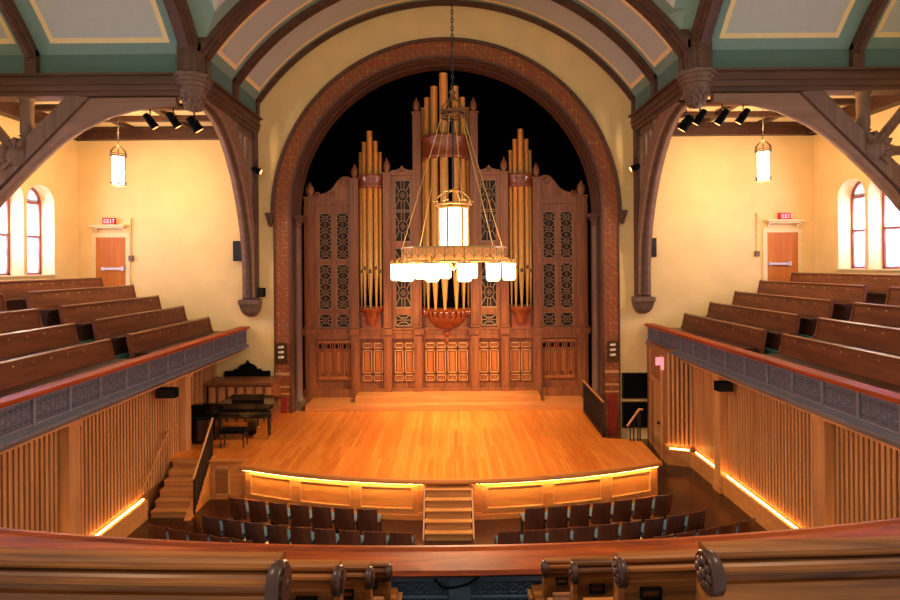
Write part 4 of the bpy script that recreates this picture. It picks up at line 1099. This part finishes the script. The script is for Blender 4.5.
for i, (y, dz, xl, rname, rl) in enumerate(rowsF):
    zt = 6+dz
    if i: struct(MB().box(-4.5, 4.5, .9, y+.42, 3.3+.4*(i-1), 3.3+.4*i).build('balcony_tier', M['carpet']))
    for sgn, a in ((-1, .363), (1, .566)):
        y = YS[i][0 if sgn < 0 else 1]
        side = 'left' if sgn < 0 else 'right'
        t = thing('gallery_pew', 'worn oak scroll-end pew, %s, %s of the near aisle' % (rl, side), 'pew', (sgn*(a+xl)/2, y, zt-.85), 'near gallery pews')
        n = 18; path = [(sgn*(a+.01)+sgn*(xl-a)*k/n, cyy(a+(xl-a)*k/n, y), zt) for k in range(n+1)]
        s_ = 1 if sgn > 0 else -1
        def pf_(pr): return [(s_*u, v) for u, v in pr]
        m = MB(); m.sweep(pf_([(-.022, -.022), (-.022, -.006), (-.012, 0), (.012, -.002), (.02, -.008), (.022, -.016), (.018, -.024), (-.02, -.024)]), path, smooth=False); m.build('top_rail', M['pew_front'], t)
        m = MB(); m.sweep(pf_([(-.018, -.024), (.012, -.024), (.012, -.03), (-.018, -.03)]), path); m.build('groove', M['pew_shade'], t)
        m = MB(); m.sweep(pf_([(-.018, -.03), (.02, -.03), (.03, -.035), (.034, -.043), (.03, -.052), (.02, -.057), (-.018, -.057)]), path); m.build('back_moulding', M['pew_front'], t)
        m = MB(); m.sweep(pf_([(-.018, -.057), (.012, -.057), (.012, -.078), (.02, -.08), (.02, -.09), (.01, -.094), (-.01, -.6), (-.05, -.6)]), path); 
        m.build('backrest', M['pew_front'], t)
        m = MB(); m.sweep(pf_([(-.05, -.48), (-.05, -.44), (-.42, -.42), (-.42, -.46)]), path); m.build('seat', M['pew_front'], t)
        # end board with arm and scroll
        x = sgn*a; yb = cyy(a, y)
        m = MB(); m.prism([(yb-.03, zt-.05), (yb+.015, zt-.02), (yb+.03, zt-.2), (yb+.06, zt-.46), (yb+.38, zt-.5), (yb+.40, zt-.54), (yb+.38, zt-.85), (yb-.0, zt-.85), (yb-.03, zt-.4)], 'YZ', min(x+sgn*.004, x+sgn*.024), max(x+sgn*.004, x+sgn*.024)); eb = m.build('end_panel', M['pew_front'], t)
        m = MB(); m.box(min(x-.03*sgn, x+sgn*.04), max(x-.03*sgn, x+sgn*.04), yb+.33, yb+.43, zt-.49, zt-.455); m.build('armrest', M['oak'], t, 'pale wood armrest')
        m = MB(); r = .046
        m.lathe([(r*.92, -.014), (r, -.011), (r, .011), (r*.92, .014)], (x+sgn*.01, yb-.03, zt-r+.0), 24, axis='X')
        m.lathe([(r*.72, -.0), (r*.78, .006)], (x-sgn*.004, yb-.03, zt-r), 20, axis='X')
        for k in range(8):
            an = 2*PI*k/8; m.lathe([(.0, -.006), (.011, -.003), (.011, .003), (0, .006)], (x-sgn*.004, yb-.03+.024*math.cos(an), zt-r+.024*math.sin(an)), 8, axis='X')
        m.lathe([(.0, -.01), (.012, -.005), (.012, .005), (0, .01)], (x-sgn*.004, yb-.03, zt-r), 10, axis='X')
        m.build('scroll', M['scroll'], t, 'dark carved rosette scroll')
        # little brass number frame on the back of the pew
        if i in (0, 1, 2):
            xx = x+sgn*.12; yb2 = cyy(abs(xx), y)-.022
            m = MB(); 
            for c in ((xx-.035, xx+.035, zt-.15, zt-.145), (xx-.035, xx+.035, zt-.115, zt-.11), (xx-.035, xx-.03, zt-.15, zt-.11), (xx+.03, xx+.035, zt-.15, zt-.11)): m.box(c[0], c[1], yb2-.006, yb2+.012, c[2], c[3])
            m.build('card_holder', M['steel'], t)

# ------------------------------------------------------------------ lamps
def lantern(x, y, ztc, zt, h, r, label, name='pendant_lantern'):
    t = thing(name, label, 'lantern', (x, y, zt-h), 'gallery lanterns')
    MB().lathe([(.09, ztc-.06), (.09, ztc-.02), (.03, ztc)], (x, y, 0), 12).build('ceiling_rose', M['bronze'], t)
    ch_ = MB(); z = zt+.33
    while z < ztc-.06:
        ch_.ring((x, y, z+.03), .035, .007, 'Y' if int(z*20) % 2 else 'X', 8, 4, rx=.015); z += .055
    ch_.build('chain', M['steel'], t)
    m = MB(); m.ring((x, y, zt), r*1.05, .018, 'Z', 20, 6); m.ring((x, y, zt-h), r*1.0, .016, 'Z', 20, 6); m.ring((x, y, zt+.06), r*1.1, .014, 'Z', 20, 6)
    for k in range(6):
        a = PI/3*k; ca, sa = math.cos(a), math.sin(a)
        m.tube([(x+r*ca, y+r*sa, zt-h), (x+r*1.0*ca, y+r*1.0*sa, zt)], .012, 5)
        m.tube([(x+r*1.05*ca, y+r*1.05*sa, zt+.06), (x+r*.95*ca, y+r*.95*sa, zt+.17), (x+r*.5*ca, y+r*.5*sa, zt+.27), (x, y, zt+.33)], .012, 5)
        m.lathe([(0, -.03), (.02, 0), (0, .05)], (x+r*1.1*ca, y+r*1.1*sa, zt+.12), 6)
        m.lathe([(0, -.05), (.03, 0), (.0, .06)], (x+r*ca, y+r*sa, zt-h+.04), 6)
        m.tube([(x+r*math.cos(a+PI/6), y+r*math.sin(a+PI/6), zt-h+.1), (x+r*math.cos(a), y+r*math.sin(a), zt-h+.02)], .014, 5)
    m.build('metal_frame', M['bronze'], t)
    MB().lathe([(r*.9, zt-h+.03), (r*.93, zt-h/2), (r*.9, zt-.02)], (x, y, 0), 6 if False else 18).build('glass_shade', M['lamp'], t, 'glowing white glass')
    return t
lantern(-9.36, 14.8, 10.76, 9.16, .82, .19, 'tall white glowing lantern hanging in the left gallery')
lantern((764-448)*14.8/F, 14.8, 10.76, 9.16, .82, .19, 'tall white glowing lantern hanging in the right gallery')

# chandelier
cxx, cyv = .09, 8.0; S = F/cyv
def cz(py): return 6-(py-265)/S
ck = thing('chandelier', 'large brass ring chandelier with central lantern and glowing glass cups over the hall', 'chandelier', (cxx, cyv, cz(280)))
m = MB(); z = cz(97); k = 0
while z < 14.85: m.ring((cxx, cyv, z), .04, .008, 'Y' if k % 2 else 'X', 8, 4, rx=.018); z += .062; k += 1
m.build('chain', M['steel'], ck)
m = MB(); Rc = .17
m.ring((cxx, cyv, cz(113)), Rc, .03, 'Z', 24, 6); m.ring((cxx, cyv, cz(117)), Rc*1.02, .018, 'Z', 24, 6)
for k in range(6):
    a = PI/3*k+.2; ca, sa = math.cos(a), math.sin(a)
    m.tube([(cxx+Rc*ca, cyv+Rc*sa, cz(113)), (cxx+Rc*.9*ca, cyv+Rc*.9*sa, cz(107)), (cxx+Rc*.5*ca, cyv+Rc*.5*sa, cz(101)), (cxx, cyv, cz(98.5))], .012, 5)
    m.lathe([(0, -.04), (.025, 0), (0, .04)], (cxx+Rc*1.05*ca, cyv+Rc*1.05*sa, cz(112)), 6)
m.lathe([(0, 0), (.05, .03), (.03, .08), (.06, .12), (.02, .17)], (cxx, cyv, cz(100)), 12)
m.build('crown', M['bronze'], ck)
RR = .80
for k in range(6):
    a = PI/3*k+.25; ca, sa = math.cos(a), math.sin(a)
    MB().tube([(cxx+Rc*ca, cyv+Rc*sa, cz(116)), (cxx+RR*ca, cyv+RR*sa, cz(248))], .006, 6).build('cable', M['brass'], ck)
m = MB(); m.tube([(cxx, cyv, cz(118)), (cxx, cyv, cz(188))], .014, 6)
m.build('rod', M['steel'], ck)
# ring with pierced band
m = MB(); n = 48
for z0, z1, r in ((247.5, 249.2, RR+.01), (260, 262, RR+.01)):
    rings = []
    for i in range(n+1):
        a = 2*PI*i/n; rings.append([(cxx+q*math.cos(a), cyv+q*math.sin(a), zz) for q, zz in ((r-.02, cz(z1)), (r+.01, cz(z1)), (r+.01, cz(z0)), (r-.02, cz(z0)))])
    m.loft(rings, smooth=False, cap=False)
for i in range(36):
    a = 2*PI*i/36; p = Vector((cxx+RR*math.cos(a), cyv+RR*math.sin(a), 0)); q = Vector((cxx+RR*math.cos(a+2*PI/36), cyv+RR*math.sin(a+2*PI/36), 0))
    m.tube([(p.x, p.y, cz(261)), (p.x, p.y, cz(248))], .007, 4); m.tube([(p.x, p.y, cz(258)), ((p.x+q.x)/2, (p.y+q.y)/2, cz(252)), (q.x, q.y, cz(258))], .007, 4)
ring_ = m.build('ring_band', M['brass'], ck)
rg = []
for i in range(n+1):
    a = 2*PI*i/n; rg.append([(cxx+q*math.cos(a), cyv+q*math.sin(a), zz) for q, zz in ((RR-.03, cz(260)), (RR-.024, cz(260)), (RR-.024, cz(249)), (RR-.03, cz(249)))])
glass_amber = emis('amber_ring_glass', (206, 140, 80), .45)
MB().loft(rg, smooth=True, cap=False).build('ring_glass', glass_amber, ck, 'amber glass band inside the ring')
for k in range(12):
    a = 2*PI*(k+.3)/12; x, y = cxx+(RR+.07)*math.cos(a), cyv+(RR+.07)*math.sin(a)
    h = MB(); h.tube([(cxx+RR*math.cos(a), cyv+RR*math.sin(a), cz(258)), (x, y, cz(259)), (x, y, cz(262))], .014, 6)
    h.ring((x, y, cz(263)), .1, .012, 'Z', 14, 5)
    for j in range(8): b = 2*PI*j/8; h.lathe([(0, -.03), (.012, 0), (0, .045)], (x+.1*math.cos(b), y+.1*math.sin(b), cz(262)), 5)
    ho = h.build('lamp_holder', M['brass'], ck)
    MB().lathe([(.075, cz(280)), (.098, cz(278)), (.1, cz(263.5))], (x, y, 0), 16).build('glass_cup', M['lamp2'], ho, 'glowing glass cup')
# central lantern
m = MB(); rl = .225; zt, zb_ = cz(208), cz(248)
for z_, rr in ((zt, rl*1.05), (zt+.05, rl*1.2), (zb_, rl*1.03)): m.ring((cxx, cyv, z_), rr, .02, 'Z', 24, 6)
for k in range(6):
    a = PI/3*k+.1; ca, sa = math.cos(a), math.sin(a)
    m.tube([(cxx+rl*ca, cyv+rl*sa, zb_), (cxx+rl*ca, cyv+rl*sa, zt)], .02, 5)
    m.tube([(cxx+rl*1.2*ca, cyv+rl*1.2*sa, zt+.05), (cxx+rl*1.1*ca, cyv+rl*1.1*sa, zt+.16), (cxx+rl*.6*ca, cyv+rl*.6*sa, zt+.26), (cxx, cyv, zt+.27)], .012, 5)
    m.ring((cxx+rl*1.22*ca, cyv+rl*1.22*sa, zt+.1), .035, .01, 'Z', 8, 4)
    m.tube([(cxx+rl*ca, cyv+rl*sa, zb_), (cxx+RR*ca, cyv+RR*sa, cz(258))], .012, 5)
    m.tube([(cxx+rl*ca, cyv+rl*sa, zb_), (cxx+rl*.6*ca, cyv+rl*.6*sa, cz(262)), (cxx, cyv, cz(270))], .012, 5)
lan = m.build('lantern_frame', M['brass'], ck)
MB().lathe([(rl*.9, zb_+.02), (rl*.92, (zb_+zt)/2), (rl*.9, zt-.02)], (cxx, cyv, 0), 24).build('lantern_glass', M['lamp'], lan, 'glowing white lantern glass')

# ------------------------------------------------------------------ theatre lamps, small speakers
def can(loc, target, label, r=.1, L=.42, spot=None):
    loc = Vector(loc); d = (Vector(target)-loc).normalized()
    t = thing('stage_light', label, 'stage light', tuple(loc), 'theatre lamps')
    x = d.cross(Vector((0, 0, 1))).normalized(); y = x.cross(d)
    rings = []
    for s, rr in ((-.5, .6), (-.42, .85), (-.1, .9), (-.1, 1.0), (.3, 1.0), (.3, 1.1), (.5, 1.1)):
        rings.append([loc+d*(s*L)+x*(rr*r*math.cos(2*PI*k/14))+y*(rr*r*math.sin(2*PI*k/14)) for k in range(14)])
    MB().loft(rings).build('lamp_body', M['black'], t)
    m = MB(); m.loft([[loc+d*(L*.502)+x*(r*q*math.cos(2*PI*k/14))+y*(r*q*math.sin(2*PI*k/14)) for k in range(14)] for q in (.9, .01)]); m.build('lens', M['lens'], t, 'lit lens')
    u = Vector((0, 0, 1))
    m = MB(); m.tube([loc+x*r*1.2, loc+x*r*1.2+u*.18, loc+u*.24, loc-x*r*1.2+u*.18, loc-x*r*1.2], .014, 5); m.tube([loc+u*.22, loc+u*.36], .02, 6); m.build('yoke', M['steel'], t)
    return d
def fpt(px, py, Y): x, z = fpx(px, py, Y); return (x, Y, z)
yl = 13.9
for side, pts in (('left', [(150, 119), (173, 118), (194, 122)]), ('right', [(686, 121), (700, 115), (722, 115), (743, 114)])):
    xa, za = fpx(min(p[0] for p in pts)-8, 105, yl+.1); xb, zb2 = fpx(max(p[0] for p in pts)+8, 105, yl+.1)
    t = thing('lighting_bar', 'black bar under the %s beam carrying theatre lamps' % side, 'lighting bar', ((xa+xb)/2, yl, 10.2))
    MB().tube([(xa, yl+.1, 10.36), (xb, yl+.1, 10.36)], .025, 8).build('pipe', M['black'], t)
    for k, p in enumerate(pts):
        q = fpt(p[0], p[1]+2, yl)
        tgt = (q[0]+(2.3 if side == 'left' else -2.3), yl+1.5, 6.0)
        o = ['outermost', 'second', 'third', 'fourth']
        idx = k if side == 'left' else len(pts)-1-k
        can(q, tgt, 'black theatre lamp on the %s lighting bar, %s from the gallery wall' % (side, ['first', 'second', 'third', 'fourth'][idx]), r=.1 if k != (2 if side == 'left' else 0) else .13)
for sgn, side in ((-1, 'left'), (1, 'right')):
    x = XC+sgn*6.3; can((x, 17.3, 9.2), (XC, 17.5, 6.5), 'small black spotlight clamped to the %s wall post beside the arch' % side, r=.1, L=.32)
for (p0, p1, lab, Y, nm) in (((232.5, 241), (243, 261), 'black box speaker on the wall left of the left timber post', 17.5, 'wall_speaker'), ((646, 238), (656.5, 257), 'black box speaker on the wall right of the right timber post', 17.5, 'wall_speaker'),
                       ((255.5, 288), (263.5, 297), 'tiny black speaker above the left corbel beside the arch', 17.6, 'small_speaker')):
    x0, z1 = fpx(*p0, Y); x1, z0 = fpx(*p1, Y)
    t = thing(nm, lab, 'speaker', ((x0+x1)/2, Y, z0))
    MB().box(x0, x1, Y, YW, z0, z1).build('cabinet', M['black'], t, bevel=.01); MB().box(x0+.02, x1-.02, Y-.012, Y, z0+.02, z1-.02).build('speaker_grille', M['steel'], t)
    if nm == 'wall_speaker': MB().box(x1-.03 if x0 < 0 else x0, x1 if x0 < 0 else x0+.03, YW-.02, YW, 4.4, z0).build('cord', M['white'], t)

# ------------------------------------------------------------------ light
def spot(loc, target, power, col, angle, blend=.6, size=.15):
    l = bpy.data.lights.new('spot', 'SPOT'); l.energy = power; l.color = col; l.spot_size = angle; l.spot_blend = blend; l.shadow_soft_size = size
    o = bpy.data.objects.new('spot_lamp', l); C.objects.link(o); o.location = loc
    o.rotation_euler = (Vector(target)-Vector(loc)).to_track_quat('-Z', 'Y').to_euler(); return o
WARM = (1.0, .64, .31)
for x in (-6.2, -5.4, 5.2, 6.0):
    spot((x, 13.5, 10.1), (-x*.3, 14.3, .9), 3100, (1, .66, .33), math.radians(50), 1.0)
for x in (-6.0, 5.8):
    spot((x, 13.5, 10.1), (-x*.2, 18.9, 1.2), 6500, (1, .67, .33), math.radians(38), .9)
    spot((x, 13.5, 10.1), (-x*.2, 19, 6.5), 560, (1, .80, .58), math.radians(50), .8)
def point(loc, p, col, size=.15):
    l = bpy.data.lights.new('point', 'POINT'); l.energy = p; l.color = col; l.shadow_soft_size = size
    o = bpy.data.objects.new('lamp_or_fill_point', l); C.objects.link(o); o.location = loc
for x in (-9.36, 9.0):
    point((x, 14.8, 8.1), 230, (1, .82, .56)); point((x, 14.8, 9.85), 180, (1, .60, .24))
point((cxx, cyv, 5.6), 500, (1, .72, .42), .6)
point((-3.5, 1.5, 10.5), 420, (1, .76, .48), .4); point((3.5, 1.5, 10.5), 420, (1, .76, .48), .4)  # unseen fill lights added behind the camera to brighten the hall
# daylight through the side windows
for sgn in (-1, 1):
    for yc in (16.2, 15.0, 11.7, 10.5):
        l = bpy.data.lights.new('day', 'AREA'); l.shape = 'RECTANGLE'; l.size = 1.0; l.size_y = 2.8; l.energy = 340; l.color = (.96, .97, 1)
        o = bpy.data.objects.new('daylight', l); C.objects.link(o); o.location = (XC+sgn*(XW+.95), yc, 7.2)
        o.rotation_euler = Vector((-sgn, 0, -.15)).to_track_quat('-Z', 'Z').to_euler()
w = bpy.data.worlds.new('World'); bpy.context.scene.world = w; w.use_nodes = True
bg = w.node_tree.nodes['Background']; bg.inputs['Color'].default_value = (1, .93, .82, 1); bg.inputs['Strength'].default_value = .55

# ------------------------------------------------------------------ camera
cam = bpy.data.cameras.new('Camera'); co = bpy.data.objects.new('Camera', cam); C.objects.link(co)
co.location = (0, 0, 6); co.rotation_euler = (PI/2, ROLL, 0)
cam.sensor_width = 36; cam.lens = 36*F/900; cam.shift_x = 2/900; cam.shift_y = -35/900
cam.clip_start = .05
bpy.context.scene.camera = co
vs = bpy.context.scene.view_settings; vs.view_transform = 'Standard'; vs.look = 'None'; vs.exposure = 0.0; vs.gamma = 1
